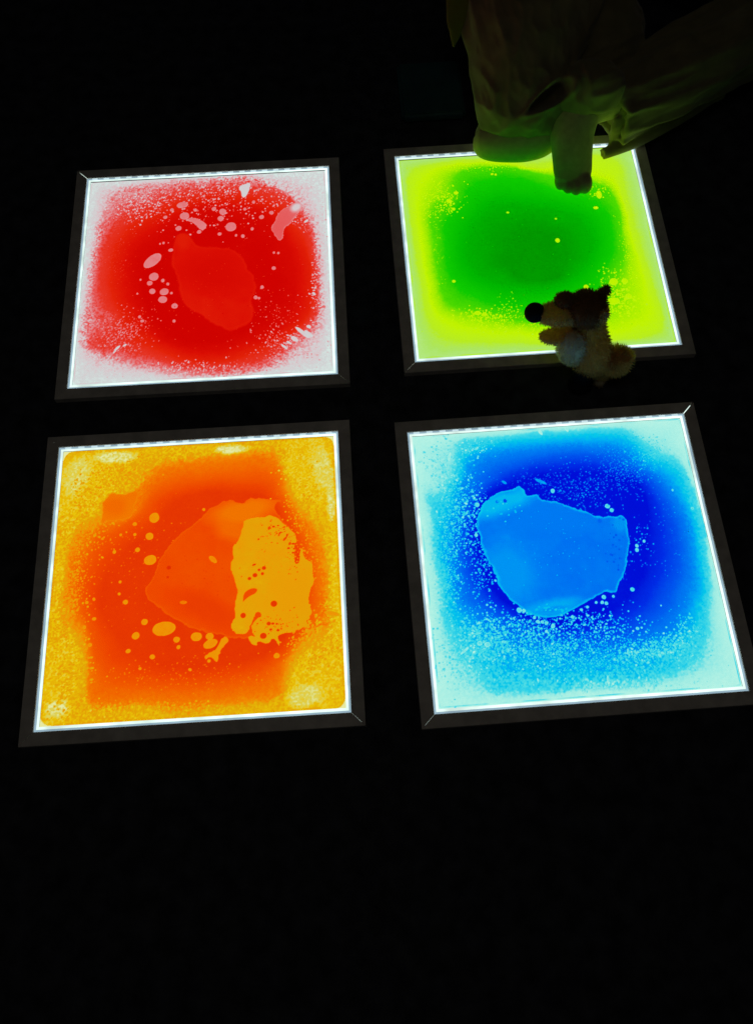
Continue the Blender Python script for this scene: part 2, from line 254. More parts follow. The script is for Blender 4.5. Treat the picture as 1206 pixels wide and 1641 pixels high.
  'blobs':[{'v':0.79,'rim':0.66,'rw':3.5,'soft':1.2,'pts':[[-83.6,-27.0],[-65.7,-8.8],[-62.0,15.5],[-44.3,44.3],[-26.0,65.8],[2.1,84.5],[11.4,96.8],[20.9,105.6],[30.4,107.5],[40.0,115.7],[56.9,118.3],[61.7,113.3],[69.9,110.7],[76.2,114.5],[83.4,119.8],[102.6,116.9],[121.9,113.1],[134.0,113.3],[136.3,109.6],[126.7,109.1],[122.7,99.9],[126.4,86.7],[149.6,59.6],[156.4,41.4],[147.9,-22.4],[132.8,-88.2],[109.8,-105.4],[69.1,-112.0],[41.9,-103.4],[19.2,-97.4],[-8.2,-88.7],[-31.4,-73.2],[-59.5,-52.5]],'inner':[(0.55,0.9,[73.8,97.9,57.2,21.9,9.0]),(0.62,0.8,[57.1,65.6,29.0,18.0,-14.0]),(0.9,0.6,[14.1,-61.9,66.0,22.8,-28.0])]},{'v':0.33,'mottle':0.07,'rim':0.4,'rw':1.2,'soft':0.45,'pts':[[73.7,81.4],[88.1,84.0],[102.4,85.7],[121.6,87.1],[135.7,72.3],[149.6,59.6],[157.9,43.8],[152.8,31.5],[154.4,16.5],[153.2,6.7],[157.8,3.4],[161.6,6.2],[161.5,21.0],[165.1,30.8],[167.6,20.6],[170.1,10.5],[181.2,4.9],[182.6,-9.9],[181.7,-27.0],[175.1,-43.4],[172.3,-60.0],[179.5,-76.2],[168.4,-85.7],[173.4,-97.8],[162.1,-99.4],[146.0,-105.3],[131.5,-107.7],[123.3,-111.8],[128.6,-118.1],[126.7,-125.8],[122.3,-119.0],[117.9,-111.4],[110.5,-121.5],[101.6,-119.5],[97.0,-117.5],[93.8,-125.5],[87.1,-120.0],[80.4,-112.7],[79.5,-107.2],[84.9,-106.2],[91.6,-109.8],[87.1,-103.0],[87.2,-92.3],[92.8,-81.0],[100.1,-76.8],[99.3,-71.1],[94.2,-70.7],[88.7,-80.8],[84.9,-92.2],[80.4,-99.8],[69.1,-105.1],[59.1,-101.2],[54.5,-90.3],[57.6,-81.2],[62.2,-74.4],[59.9,-60.0],[60.8,-45.8],[63.5,-31.5],[59.7,-19.2],[57.4,-9.3],[55.0,5.5],[58.7,20.1],[53.9,33.0],[60.5,43.6],[66.6,47.2],[69.0,56.2],[72.8,69.7]],'inner':[(0.37,0.9,[152.0,-42.0,32.7,55.7,-24.0])],'holes':[[[73.7,-39.4],[82.8,-32.8],[91.3,-32.3],[95.4,-34.5],[92.1,-40.6],[82.8,-44.3],[74.5,-50.5],[72.7,-54.2]],[[111.7,67.1],[115.6,69.4],[117.5,65.3],[112.7,61.5]],[[128.2,53.4],[130.7,59.3],[137.7,56.8],[132.0,56.2],[129.5,50.2]],[[135.2,45.4],[140.9,50.0],[142.3,47.4],[136.5,41.2]],[[143.5,37.2],[147.4,41.0],[149.2,36.9],[145.3,34.1]]],'dots':[[91.4,-11.5,3.7,3.4,-3.0,0.9],[105.4,-0.6,3.3,3.0,-3.0,0.9],[82.9,-16.3,2.8,2.5,-2.0,0.9],[103.0,-9.7,2.3,2.5,-5.0,0.9],[97.9,-3.1,2.3,2.0,-5.0,0.9],[90.1,5.7,3.2,1.5,18.0,0.9],[120.0,-59.0,5.0,4.8,-5.0,0.9],[73.1,-74.6,4.1,4.2,-3.0,0.9],[103.4,-108.2,5.0,4.6,-3.0,0.9],[111.8,-89.7,3.2,2.8,-4.0,0.9],[118.1,-90.1,2.3,1.8,-5.0,0.9],[124.1,-90.9,1.8,1.4,-3.0,0.9],[114.5,-99.2,1.8,1.8,-3.0,0.9],[125.7,-100.8,2.3,1.8,-5.0,0.9],[121.3,67.6,2.3,1.6,-5.0,0.9],[128.5,68.7,1.9,1.1,-6.0,0.9],[137.9,65.5,1.9,1.1,-6.0,0.9],[142.4,51.5,1.4,2.6,-8.0,0.9],[151.6,36.7,2.8,1.5,-4.0,0.9],[144.3,29.6,2.4,1.5,-2.0,0.9],[151.1,21.7,1.9,1.5,-6.0,0.9],[97.4,47.7,1.4,1.5,-4.0,0.9],[154.6,29.0,3.8,1.5,17.0,0.9]]},{'v':0.56,'rim':0.46,'rw':2.2,'soft':2.0,'pts':[[-153.1,128.4],[-145.0,137.2],[-139.5,143.3],[-129.7,141.6],[-119.9,139.3],[-107.9,141.2],[-99.9,144.9],[-95.5,132.5],[-99.7,119.6],[-101.4,106.7],[-106.7,95.1],[-127.2,95.4],[-145.2,94.0],[-151.7,89.3],[-154.0,97.2],[-150.8,107.3],[-152.4,117.8]],'inner':[(0.66,0.7,[-133.2,116.6,19.3,15.7,-4.0])]},{'v':0.42,'rim':0.5,'rw':1.5,'soft':0.5,'pts':[[42.8,-106.8],[48.8,-105.2],[50.6,-110.9],[44.4,-122.0],[37.7,-133.8],[32.0,-145.3],[27.0,-139.1],[22.0,-134.3],[17.6,-139.8],[14.4,-137.0],[19.6,-129.5],[29.5,-127.0],[35.2,-119.1]],'inner':[]}],
  'bubbles':[[-68.4,95.2,7.6,8.8,-4.0,0.44],[-74.8,63.9,6.2,6.1,-4.0,0.44],[-72.2,24.1,9.6,8.1,12.0,0.44],[-92.8,42.4,3.8,3.6,-5.0,0.44],[-99.0,86.4,3.3,3.1,-3.0,0.44],[-98.2,68.5,2.4,2.6,-5.0,0.44],[-120.5,69.4,2.3,2.1,-5.0,0.44],[-128.9,41.1,2.8,3.0,-4.0,0.44],[-107.2,-41.8,4.1,3.8,-4.0,0.44],[-117.6,-28.2,2.3,2.4,-5.0,0.44],[-117.3,-8.9,2.3,2.4,-5.0,0.44],[-76.8,-75.0,5.0,4.7,-5.0,0.44],[-89.0,-95.7,5.9,5.5,-3.0,0.44],[-46.8,-87.6,17.6,10.9,5.0,0.44],[-27.2,-105.6,5.0,4.6,-3.0,0.44],[-24.2,-117.2,3.2,3.2,-4.0,0.44],[2.5,-102.8,8.2,6.5,-3.0,0.44],[22.5,-103.6,5.9,5.5,-3.0,0.44],[24.0,-115.2,11.0,6.6,22.0,0.44],[22.1,-141.1,2.7,2.7,-4.0,0.44],[-62.4,-129.5,4.0,3.6,-3.0,0.44],[-99.3,-118.5,3.7,3.2,-3.0,0.44],[-80.1,-146.0,2.3,2.2,-2.0,0.44],[-5.8,-152.4,2.7,2.2,-4.0,0.44],[122.9,-139.7,4.4,4.0,-3.0,0.44],[-153.5,-65.5,3.2,2.8,-4.0,0.44],[-155.9,-34.4,2.3,2.4,-5.0,0.44],[-166.6,-39.0,2.7,2.4,-4.0,0.44],[-167.6,-77.7,2.6,2.8,-4.0,0.44],[-157.6,-105.6,3.2,2.8,-4.0,0.44],[10.3,104.2,2.4,2.6,-5.0,0.44],[203.8,-3.4,1.9,2.0,-6.0,0.44],[208.2,-79.8,12.1,3.8,-14.0,0.44],[25.9,18.8,7.9,3.8,-44.0,0.5],[-18.3,-48.0,5.1,2.8,-3.0,0.58],[-42.2,9.3,3.3,3.0,-3.0,0.97],[-43.5,-6.3,1.7,1.9,-3.0,0.97]],
  'clusters':[[-196.4,-29.5,20.9,89.5,-4.0,420,0.6,1.6,0.36,1.0,0],[-184.6,-1.2,28.1,105.0,-4.0,160,0.5,1.3,0.45,1.0,0],[-170.5,113.7,43.5,61.7,-4.0,420,0.5,1.6,0.36,1.8,-45],[-126.5,171.7,44.2,32.1,-4.0,200,0.5,1.5,0.38,1.0,0],[164.9,97.2,24.1,36.0,-4.0,160,0.6,1.7,0.34,1.0,0],[177.0,20.0,25.8,58.6,-4.0,190,0.5,1.4,0.4,1.0,0],[214.2,-45.9,11.1,146.9,-4.0,330,0.6,1.6,0.24,1.0,0],[181.8,-119.1,31.7,40.8,-4.0,330,0.6,1.8,0.33,1.6,40],[158.9,-131.4,31.6,27.2,-4.0,90,0.5,1.3,0.4,1.0,0],[-19.7,-165.4,115.6,30.8,-4.0,170,0.5,1.1,0.5,1.0,0],[-18.6,-209.3,144.9,9.6,-4.0,320,0.6,1.6,0.3,1.0,0],[-119.2,-207.5,52.7,9.5,-3.0,200,0.6,1.8,0.27,1.0,0],[-109.7,33.5,84.9,106.8,-4.0,110,0.5,1.1,0.55,1.0,0],[-5.5,-2.8,153.8,154.7,-4.0,90,0.4,0.8,0.65,1.0,0],[-179.7,-159.9,24.6,52.9,-3.0,330,0.7,1.8,0.3,1.8,15],[115.4,-20.3,55.7,76.1,-4.0,40,0.4,0.8,0.6,1.0,0],[166.8,171.4,29.5,48.0,-4.0,260,0.7,1.8,0.22,1.0,0]],
  'ramp':[(0,(228,230,160)),(0.1,(218,206,84)),(0.2,(230,194,8)),(0.32,(224,160,6)),(0.44,(236,142,4)),(0.56,(238,116,0)),(0.7,(238,90,0)),(0.82,(234,66,0)),(0.92,(225,50,2)),(1,(218,38,0))],'patches':[[-183.6,151.4,54.9,66.6,-14.0,0.22],[-197.5,-158.8,31.8,81.4,-11.0,0.22],[-221.8,-27.8,14.2,74.4,-12.0,0.24],[181.4,165.1,43.9,84.6,9.0,0.22],[180.1,-173.3,44.4,56.8,-4.0,0.22],[219.7,-27.0,11.1,121.7,-2.0,0.22],[-197.6,176.4,22.8,36.7,-14.0,0.11],[-135.8,206.6,36.8,11.2,1.0,0.05],[54.1,209.4,30.5,8.2,1.0,0.05],[203.3,163.7,16.6,48.1,9.0,0.11],[163.8,-201.0,27.2,17.5,7.0,0.1],[-198.7,-198.3,17.6,15.5,-3.0,0.06],[213.0,99.3,6.7,30.9,-3.0,0.08]],'froth':(1.0,1.0,0.6,0.7),'over':[[130.5,53.2,28.6,20.2,-4.0,45,0.4,1.0,0.85,2,20],[123.6,-92.3,36.4,18.6,-4.0,50,0.4,1.0,0.82,1.0,0],[148.5,7.0,18.7,29.4,-4.0,25,0.4,0.9,0.8,1.0,0],[97.0,-4.5,23.2,29.2,-4.0,30,0.3,0.7,0.6,1.0,0],[13.1,-4.1,56.1,57.8,-4.0,50,0.3,0.7,0.95,1.0,0]],'corner':17,'grain':0.65,'front':(0.31,0.46,10,7)},'blue':{
  'contours':[(0.17,[[-208.4,119.5],[-202.2,82.2],[-206.2,31.0],[-201.6,-19.3],[-200.5,-68.0],[-198.4,-115.3],[-185.9,-148.5],[-168.3,-172.6],[-149.2,-200.9],[-119.1,-209.7],[-52.3,-210.2],[-7.0,-206.0],[59.5,-209.6],[124.0,-201.0],[153.9,-187.4],[178.7,-166.5],[193.3,-135.3],[200.6,-98.1],[209.9,-60.2],[213.8,-21.0],[220.3,24.0],[220.0,60.2],[218.2,97.3],[205.9,146.9],[178.2,162.8],[154.3,181.4],[136.5,206.8],[87.7,216.3],[36.4,211.2],[-13.1,216.9],[-64.1,212.3],[-114.5,210.7],[-152.5,208.0],[-158.0,169.7],[-169.8,137.9],[-189.2,115.4],[-199.6,108.2]]),(0.32,[[-197.1,61.0],[-180.9,101.6],[-151.5,147.4],[-139.1,193.0],[-65.2,204.1],[10.1,203.7],[86.0,206.2],[134.1,194.1],[157.0,156.2],[197.8,136.7],[207.3,87.5],[209.3,40.2],[205.7,-10.4],[200.7,-59.5],[191.5,-97.4],[166.9,-147.2],[119.1,-180.3],[63.6,-187.6],[-4.6,-191.4],[-71.9,-191.0],[-124.3,-180.4],[-156.8,-150.7],[-186.0,-106.9],[-193.4,-44.4],[-196.3,20.2]]),(0.52,[[-133.2,178.8],[-66.9,190.2],[8.0,189.9],[83.2,189.6],[130.1,172.1],[148.9,140.4],[179.4,119.1],[195.4,77.8],[201.2,35.7],[196.3,-9.7],[188.2,-58.5],[175.5,-96.2],[146.3,-136.5],[105.7,-156.6],[59.2,-162.3],[0.2,-162.4],[-66.4,-152.9],[-109.7,-138.2],[-146.8,-105.2],[-177.4,-69.7],[-183.9,-20.6],[-181.1,29.1],[-176.1,54.2],[-158.5,105.1],[-144.8,141.4]]),(0.76,[[-114.4,128.3],[-71.2,157.5],[4.7,168.0],[78.9,165.0],[124.1,139.6],[162.2,107.0],[178.2,53.0],[175.3,-8.1],[156.2,-65.9],[121.1,-101.6],[74.1,-131.1],[4.3,-137.4],[-61.7,-121.0],[-113.2,-93.5],[-152.3,-52.3],[-163.1,-2.3],[-157.9,52.9],[-140.4,93.1]]),(1.0,[[-121.7,107.6],[-59.8,132.2],[24.9,138.1],[92.6,129.6],[140.5,108.7],[138.1,45.7],[117.6,-23.6],[91.3,-75.5],[32.8,-104.5],[-29.0,-116.4],[-80.9,-93.7],[-121.6,-49.8],[-138.4,5.8],[-135.8,61.5]])],'edge':0.02,
  'blobs':[{'v':0.62,'mottle':0.06,'rim':0.26,'rw':4.2,'soft':0.7,'pts':[[-130.2,76.7],[-123.0,89.2],[-112.6,101.6],[-96.8,111.0],[-79.3,115.0],[-67.0,115.1],[-60.3,120.4],[-53.7,111.9],[-48.4,100.8],[-36.9,102.6],[-29.5,103.1],[-27.2,94.9],[-16.4,92.0],[-2.4,88.8],[15.8,80.1],[33.6,70.3],[51.6,61.6],[65.3,57.5],[75.4,59.8],[82.1,56.2],[96.9,57.7],[101.5,48.5],[100.1,30.6],[100.6,12.7],[94.1,-2.0],[89.5,-21.6],[81.4,-40.7],[69.5,-54.5],[65.0,-66.2],[57.5,-69.1],[46.8,-63.5],[34.0,-70.2],[13.4,-81.7],[-6.4,-89.7],[-26.1,-97.7],[-40.1,-99.0],[-58.2,-96.8],[-71.1,-89.6],[-87.8,-76.5],[-104.3,-60.8],[-111.8,-45.7],[-114.0,-26.0],[-123.3,-5.4],[-130.0,17.6],[-132.0,40.6],[-134.4,61.3]],'inner':[(0.5,0.8,[-94.7,-22.4,51.3,53.4,-4.0]),(0.36,0.85,[-91.9,92.0,60.1,20.4,19.0]),(0.61,1,[-26.3,58.3,66.9,30.8,-4.0]),(0.42,0.8,[-35.4,-82.8,46.5,14.1,4.0]),(0.56,0.8,[-35.9,-86.1,23.3,4.7,4.0]),(0.64,0.8,[75.0,-10.5,12.0,35.3,-15.0]),(0.5,0.7,[89.6,44.3,14.3,14.4,-4.0])],'dots':[[-85.0,96.3,2.9,3.2,-4.0,0.8],[-97.8,95.7,2.9,2.7,-4.0,0.6],[59.3,50.7,3.4,3.6,-3.0,0.7],[-110.2,101.4,2.3,2.1,-5.0,0.5]]}],
  'bubbles':[[75.6,74.9,3.9,4.1,-3.0,0.2],[81.1,67.7,3.4,3.6,-3.0,0.2],[-6.8,107.7,3.4,3.7,-3.0,0.2],[-129.8,92.9,3.4,3.7,-7.0,0.2],[-137.6,42.1,2.8,3.0,-6.0,0.2],[110.2,5.4,2.8,3.0,-4.0,0.2],[109.0,-1.6,3.3,3.5,-3.0,0.2],[122.5,12.1,2.3,2.5,-5.0,0.2],[90.0,-64.7,3.3,3.4,-5.0,0.2],[-86.5,-84.1,4.1,4.3,-6.0,0.2],[-79.8,-85.6,2.7,2.9,-4.0,0.2],[-65.2,-97.2,2.6,2.8,-4.0,0.2],[-60.7,-104.1,2.8,2.8,-4.0,0.2],[-54.4,-105.0,2.7,2.8,-4.0,0.2],[-48.7,-107.4,2.6,2.8,-4.0,0.2],[-39.5,-112.7,3.2,3.3,-5.0,0.2],[-50.0,-119.4,2.2,2.3,-5.0,0.2],[86.1,-125.4,2.7,2.8,-4.0,0.2],[92.7,-124.5,1.8,1.9,-6.0,0.2],[44.6,-73.4,3.3,3.4,-5.0,0.2],[40.5,-81.3,2.8,2.8,-4.0,0.2],[46.6,-83.2,2.8,2.8,-4.0,0.2],[59.1,-73.1,2.3,2.4,-2.0,0.2],[31.3,-80.6,2.3,2.4,-5.0,0.2],[17.2,-86.7,2.3,2.4,-5.0,0.2],[-8.0,-100.5,2.7,2.8,-4.0,0.2],[7.4,-90.7,2.3,2.4,-5.0,0.2],[-134.8,108.5,2.0,2.1,-3.0,0.2],[-154.7,73.3,1.9,2.0,-3.0,0.2],[-116.5,-34.6,1.9,2.0,-3.0,0.2],[184.2,94.6,2.0,2.1,-3.0,0.2],[209.0,61.0,2.4,2.5,-5.0,0.2],[-23.7,126.1,10.0,2.6,-32.0,0.5],[-82.3,129.1,4.5,2.2,-39.0,0.5],[-176.0,-140.1,8.3,1.9,40.0,0.16],[-141.1,-133.5,4.1,3.7,-4.0,0.18],[-152.1,-130.4,4.0,3.2,-6.0,0.18],[28.8,-198.4,1.8,6.2,-6.0,0.18],[32.4,217.2,2.5,5.4,18.0,0.1],[-11.0,213.9,2.6,4.9,28.0,0.1],[-165.3,181.2,2.0,7.7,-15.0,0.12]],
  'clusters':[[-149.3,-126.0,54.4,36.7,-4.0,900,0.5,1.8,0.2,1.0,0],[-74.7,-115.2,59.2,25.5,-4.0,300,0.5,1.6,0.22,1.0,0],[-3.5,-157.5,107.7,34.0,-4.0,1300,0.4,1.2,0.26,1.0,0],[-66.4,-152.9,63.1,31.7,-4.0,420,0.5,1.4,0.2,1.0,0],[21.3,-117.7,59.2,25.7,-4.0,230,0.6,1.5,0.2,1.0,0],[104.8,-161.0,60.1,20.2,8.0,520,0.5,1.7,0.2,1.0,0],[158.9,-142.0,27.2,37.0,-4.0,160,0.6,1.5,0.2,1.0,0],[-184.2,-0.8,21.2,101.3,-4.0,480,0.5,1.4,0.22,1.0,0],[-153.6,83.6,38.5,61.5,-4.0,560,0.5,1.6,0.22,1.0,0],[-135.6,-9.5,21.2,63.2,-4.0,190,0.5,1.4,0.24,1.0,0],[32.2,122.3,126.6,31.9,-4.0,330,0.4,1.0,0.5,1.0,0],[119.7,142.6,44.0,37.7,-4.0,330,0.4,0.9,0.42,1.0,0],[38.5,100.5,63.0,29.1,-4.0,110,0.5,1.2,0.45,1.0,0],[116.2,6.5,18.9,45.0,-4.0,30,0.6,1.3,0.35,1.0,0],[159.1,18.4,42.6,85.0,-4.0,70,0.4,0.9,0.45,1.0,0],[-13.2,-103.4,91.4,13.2,-4.0,60,0.7,1.4,0.25,1.0,0],[-14.9,6.4,99.0,73.9,-4.0,45,0.4,0.8,0.42,1.0,0],[158.0,161.6,29.6,27.4,-4.0,200,0.5,1.3,0.25,1.0,0],[-179.8,160.5,29.5,48.3,-4.0,260,0.6,1.6,0.16,1.8,-45],[-184.7,-157.8,35.9,35.9,-4.0,260,0.6,1.7,0.16,1.0,0],[-126.4,194.8,29.9,16.5,-4.0,90,0.5,1.5,0.14,1.0,0],[51.1,-206.8,115.1,9.8,-4.0,160,0.5,1.4,0.14,2.4,80]],
  'ramp':[(0,(182,240,226)),(0.1,(154,232,224)),(0.2,(72,216,226)),(0.32,(6,198,230)),(0.45,(0,168,240)),(0.58,(0,126,240)),(0.74,(0,86,236)),(0.88,(0,44,228)),(1,(0,14,214))],'patches':[],'froth':(1.1,0.4,1.0,0.25),'over':[[-14.9,6.4,89.6,69.1,-4.0,70,0.4,0.9,0.44,1.0,0],[76.8,-0.6,18.8,54.6,-4.0,45,0.6,1.8,0.7,1.0,0],[-38.2,-85.9,36.7,8.5,-4.0,25,0.6,2.0,0.36,2,10],[-94.3,92.2,33.8,18.3,-4.0,25,0.5,1.6,0.3,1.0,0]],'corner':6,'grain':0.5,'front':(0.17,0.23,8,7)}}

HALF = 0.223            # half width of the liquid pouch
NG = 450                # grid cells along a side
ZL = 0.0090             # level of the liquid

def value_noise(rng, n, cells, octaves=3, gain=0.5):
    out = np.zeros((n, n))
    amp, tot = 1.0, 0.0
    for k in range(octaves):
        c = int(cells * 2 ** k)
        g = rng.random((c + 2, c + 2))
        t = np.linspace(0, c, n, endpoint=False)
        i = t.astype(int)
        f = t - i
        f = f * f * (3 - 2 * f)
        a = g[i][:, i] * (1 - f)[None, :] + g[i][:, i + 1] * f[None, :]
        b = g[i + 1][:, i] * (1 - f)[None, :] + g[i + 1][:, i + 1] * f[None, :]
        out += amp * (a * (1 - f)[:, None] + b * f[:, None])
        tot += amp
        amp *= gain
    return out / tot - 0.5

def smooth_poly(pts, it=2):
    P = np.array(pts, float)
    for _ in range(it):
        Q = np.roll(P, -1, 0)
        P = np.stack([0.75 * P + 0.25 * Q, 0.25 * P + 0.75 * Q], 1).reshape(-1, 2)
    return P

def sdf(P, X, Y):
    """signed distance in mm, positive inside"""
    best = np.full(X.shape, 1e9)
    inside = np.zeros(X.shape, bool)
    Q = np.roll(P, -1, 0)
    for (ax, ay), (bx, by) in zip(P, Q):
        dx, dy = bx - ax, by - ay
        L2 = dx * dx + dy * dy + 1e-9
        t = np.clip(((X - ax) * dx + (Y - ay) * dy) / L2, 0, 1)
        d = (X - ax - t * dx) ** 2 + (Y - ay - t * dy) ** 2
        np.minimum(best, d, out=best)
        if ay != by:
            cond = ((ay > Y) != (by > Y)) & (X < dx * (Y - ay) / dy + ax)
            inside ^= cond
    return np.where(inside, 1, -1) * np.sqrt(best)

def ell_r(e, X, Y):
    a = math.radians(e[4])
    dx, dy = X - e[0], Y - e[1]
    u = (dx * math.cos(a) + dy * math.sin(a)) / e[2]
    v = (-dx * math.sin(a) + dy * math.cos(a)) / e[3]
    return np.sqrt(u * u + v * v)

def dye_field(D, seed):
    rng = np.random.default_rng(seed)
    n = NG + 1
    ax = np.linspace(-HALF * 1000, HALF * 1000, n)
    X, Y = np.meshgrid(ax, ax)               # row = y
    step = ax[1] - ax[0]
    # currents bend every front a little
    w1, w2 = value_noise(rng, n, 9, 4, 0.6), value_noise(rng, n, 9, 4, 0.6)
    f1, f2 = value_noise(rng, n, 75, 2), value_noise(rng, n, 75, 2)
    g = D['grain']
    WX = X + 7 * w1 + 3 * f1
    WY = Y + 7 * w2 + 3 * f2
    H = HALF * 1000
    border = np.minimum(H - np.abs(X), H - np.abs(Y))
    S = [sdf(smooth_poly(c[1], 2), WX, WY) for c in D['contours']]
    vals = [c[0] for c in D['contours']]
    v_out, v_in, ragged, soft = D['front']
    vals[0] = v_in
    # ragged front: fingers of clear oil reaching into the dye
    fing = value_noise(rng, n, 140, 2) * 1.2 + value_noise(rng, n, 70, 2) * 0.8 + value_noise(rng, n, 30, 2) * 0.8
    # how frothy each side of the pouch is: left, right, near, far
    sides = D['froth']
    near = [np.exp(-((H + X) / 90) ** 2), np.exp(-((H - X) / 90) ** 2), np.exp(-((H + Y) / 90) ** 2), np.exp(-((H - Y) / 90) ** 2)]
    froth = sum(w * q for w, q in zip(sides, near)) / (sum(near) + 1e-3)
    froth = np.clip(froth * (1 + 1.6 * value_noise(rng, n, 7, 2)), 0.08, 1.4)
    S0 = S[0] + ragged * fing * (0.35 + 0.65 * froth)
    b0 = np.maximum(-S[0], 0)
    t = np.clip(border / (border + b0 + 1e-6), 0, 1)
    d_out = D['edge'] + (v_out - D['edge']) * t ** 1.2
    a = np.maximum(S[0], 0)
    b = np.maximum(-S[1], 0)
    d_in = vals[0] + (vals[1] - vals[0]) * a / (a + b + 1e-6)
    for i in range(1, len(S)):
        m = S[i] > 0
        if i + 1 < len(S):
            a = np.maximum(S[i], 0)
            b = np.maximum(-S[i + 1], 0)
            d_in = np.where(m, vals[i] + (vals[i + 1] - vals[i]) * a / (a + b + 1e-6), d_in)
        else:
            d_in = np.where(m, vals[i], d_in)
    k = np.clip(S0 / soft + 0.5, 0, 1)
    d = d_out * (1 - k) + d_in * k
    # fine granular mottling where dye and clear oil mix
    gr = np.tanh(5.5 * value_noise(rng, n, 190, 1)) + np.tanh(5 * value_noise(rng, n, 95, 2)) * 0.55
    amp = np.clip(1 - np.abs(d - 0.36) / 0.36, 0, 1) * 0.12 * g * froth + 0.006
    d = d + amp * gr
    d += 0.04 * value_noise(rng, n, 14, 3)
    # pale cells where the pouch is pressed thin
    for e in D['patches']:
        r = ell_r(e, WX, WY)
        k = np.clip((1.25 - r) / 0.6, 0, 1) ** 1.2
        d = d * (1 - k) + (e[5] + 0.05 * gr) * k

    def splat(cx, cy, r0, r1, ang, v, soft):
        R = max(r0, r1) + soft + step
        i0, i1 = int((cx - R + H) / step), int((cx + R + H) / step) + 2
        j0, j1 = int((cy - R + H) / step), int((cy + R + H) / step) + 2
        i0, j0 = max(i0, 0), max(j0, 0)
        if i0 >= min(i1, n) or j0 >= min(j1, n):
            return
        xs, ys = X[j0:j1, i0:i1], Y[j0:j1, i0:i1]
        if xs.size == 0:
            return
        r = ell_r((cx, cy, r0, r1, ang), xs, ys)
        k = np.clip((1 - r) * min(r0, r1) / soft + 0.5, 0, 1)
        d[j0:j1, i0:i1] = d[j0:j1, i0:i1] * (1 - k) + v * k

    # droplets too small to count
    def scatter(cx, cy, rx, ry, an, cnt, r0, r1, v, st, sa):
        a = math.radians(an)
        for _ in range(int(cnt * 1.35)):
            u, w = rx * rng.normal(0, 0.55), ry * rng.normal(0, 0.55)
            x, y = cx + u * math.cos(a) - w * math.sin(a), cy + u * math.sin(a) + w * math.cos(a)
            q = rng.random() ** 2.2
            r = r0 + (r1 - r0) * q
            s = 1 + (st - 1) * rng.random()
            ang = sa + rng.normal(0, 18)
            splat(x, y, 1.1 * r * s, 1.1 * r, ang, v + rng.normal(0, 0.05), 0.7)
    for cl in D['clusters']:
        scatter(*cl)
    over = D.get('over', [])
    ids = np.zeros(X.shape, int)
    rise = np.zeros(X.shape)
    nid = 1
    kinds = {}
    wob1, wob2 = value_noise(rng, n, 34, 4, 0.7), value_noise(rng, n, 34, 4, 0.7)
    for B in D['blobs']:
        P = smooth_poly(B['pts'], 2)
        s = sdf(P, X + 7 * wob1, Y + 7 * wob2)
        val = np.full(X.shape, B['v']) + 0.10 * value_noise(rng, n, 10, 5, 0.6) + B.get('mottle', 0.0) * value_noise(rng, n, 38, 3, 0.6)
        for (v, k0, e) in B['inner']:
            r = ell_r(e, X + 14 * w1, Y + 14 * w2)
            k = np.clip((1.3 - r) / 0.8, 0, 1) * k0
            val = val * (1 - k) + v * k
        k = np.clip(1 - s / B['rw'], 0, 1) ** 1.3 * 0.85
        val = val * (1 - k) + B['rim'] * k
        m = np.clip(s / B['soft'] + 0.5, 0, 1)
        for h in B.get('holes', []):
            m = m * (1 - np.clip(sdf(smooth_poly(h, 1), X, Y) / 0.8 + 0.5, 0, 1))
        for e in B.get('dots', []):
            k = np.clip((1 - ell_r(e, X, Y)) * e[2] / 0.9 + 0.5, 0, 1) * (s > 0)
            val = val * (1 - k) + e[5] * k
        d = d * (1 - m) + val * m
        mm = m > 0.5
        ids[mm] = nid
        rise[mm] = 0.0009 * np.clip(s[mm] / 3.0, 0, 1)
        kinds[nid] = 'dye_blob'
        nid += 1
    for e in D['bubbles']:
        r = ell_r(e, X + 1.2 * f1, Y + 1.2 * f2)
        rm = min(e[2], e[3])
        k = np.clip((1 - r) * rm / 0.9 + 0.5, 0, 1)
        rimk = np.clip(1 - (1 - r) * rm / 1.6, 0, 1) * (r < 1.05)
        v = e[5] - 0.13 * rimk + 0.05 * value_noise(rng, n, 90, 1) if e[5] < 0.9 else e[5]
        d = d * (1 - k) + v * k
        if max(e[2], e[3]) >= 3.6:
            mm = (r < 1.0) & (np.abs(X) < H - 3) & (np.abs(Y) < H - 3)
            if mm.sum() > 12:
                ids[mm] = nid
                rise[mm] = 0.0012 * np.sqrt(np.clip(1 - r[mm] ** 2, 0, 1))
                kinds[nid] = 'bubble'
                nid += 1
    for cl in over:
        scatter(*cl)
    # welded seam of the pouch: a faint line of trapped dye, clear rounded corners
    seam = np.clip(1 - np.abs(border - 2.6) / 1.3, 0, 1) * np.clip(0.3 + 2.2 * value_noise(rng, n, 16, 3), 0, 1)
    d = d + seam * (0.5 - d) * 0.75
    c = D['corner']
    cx, cy = np.abs(X) - (H - c), np.abs(Y) - (H - c)
    out = (cx > 0) & (cy > 0) & (np.hypot(cx, cy) > c - 1.5 + 5 * w1)
    d = np.where(out, 0.0, d)
    return X / 1000, Y / 1000, np.clip(d, 0, 1), ids, rise, kinds

MAT_FRAME = principled("brushed_grey_frame", (0.80, 0.76, 0.70), 0.55, 0.18, 45, 0.15, 500, spec=0.35)
MAT_BACK = emitter("white_backlight", (1, 1, 1), 1.04)
MAT_GUIDE = emitter("bright_acrylic_edge", (0.80, 1.0, 0.93), 1.1, 0.3, 25)
MAT_BAND = emitter("blue_grey_acrylic_band", (0.32, 0.47, 0.57), 0.95, 0.2, 25)
MAT_LED = emitter("led_chip", (0.70, 0.92, 1.0), 0.85)
MAT_BASE = principled("dark_base_plate", (0.05, 0.05, 0.05), 0.6, 0.2)

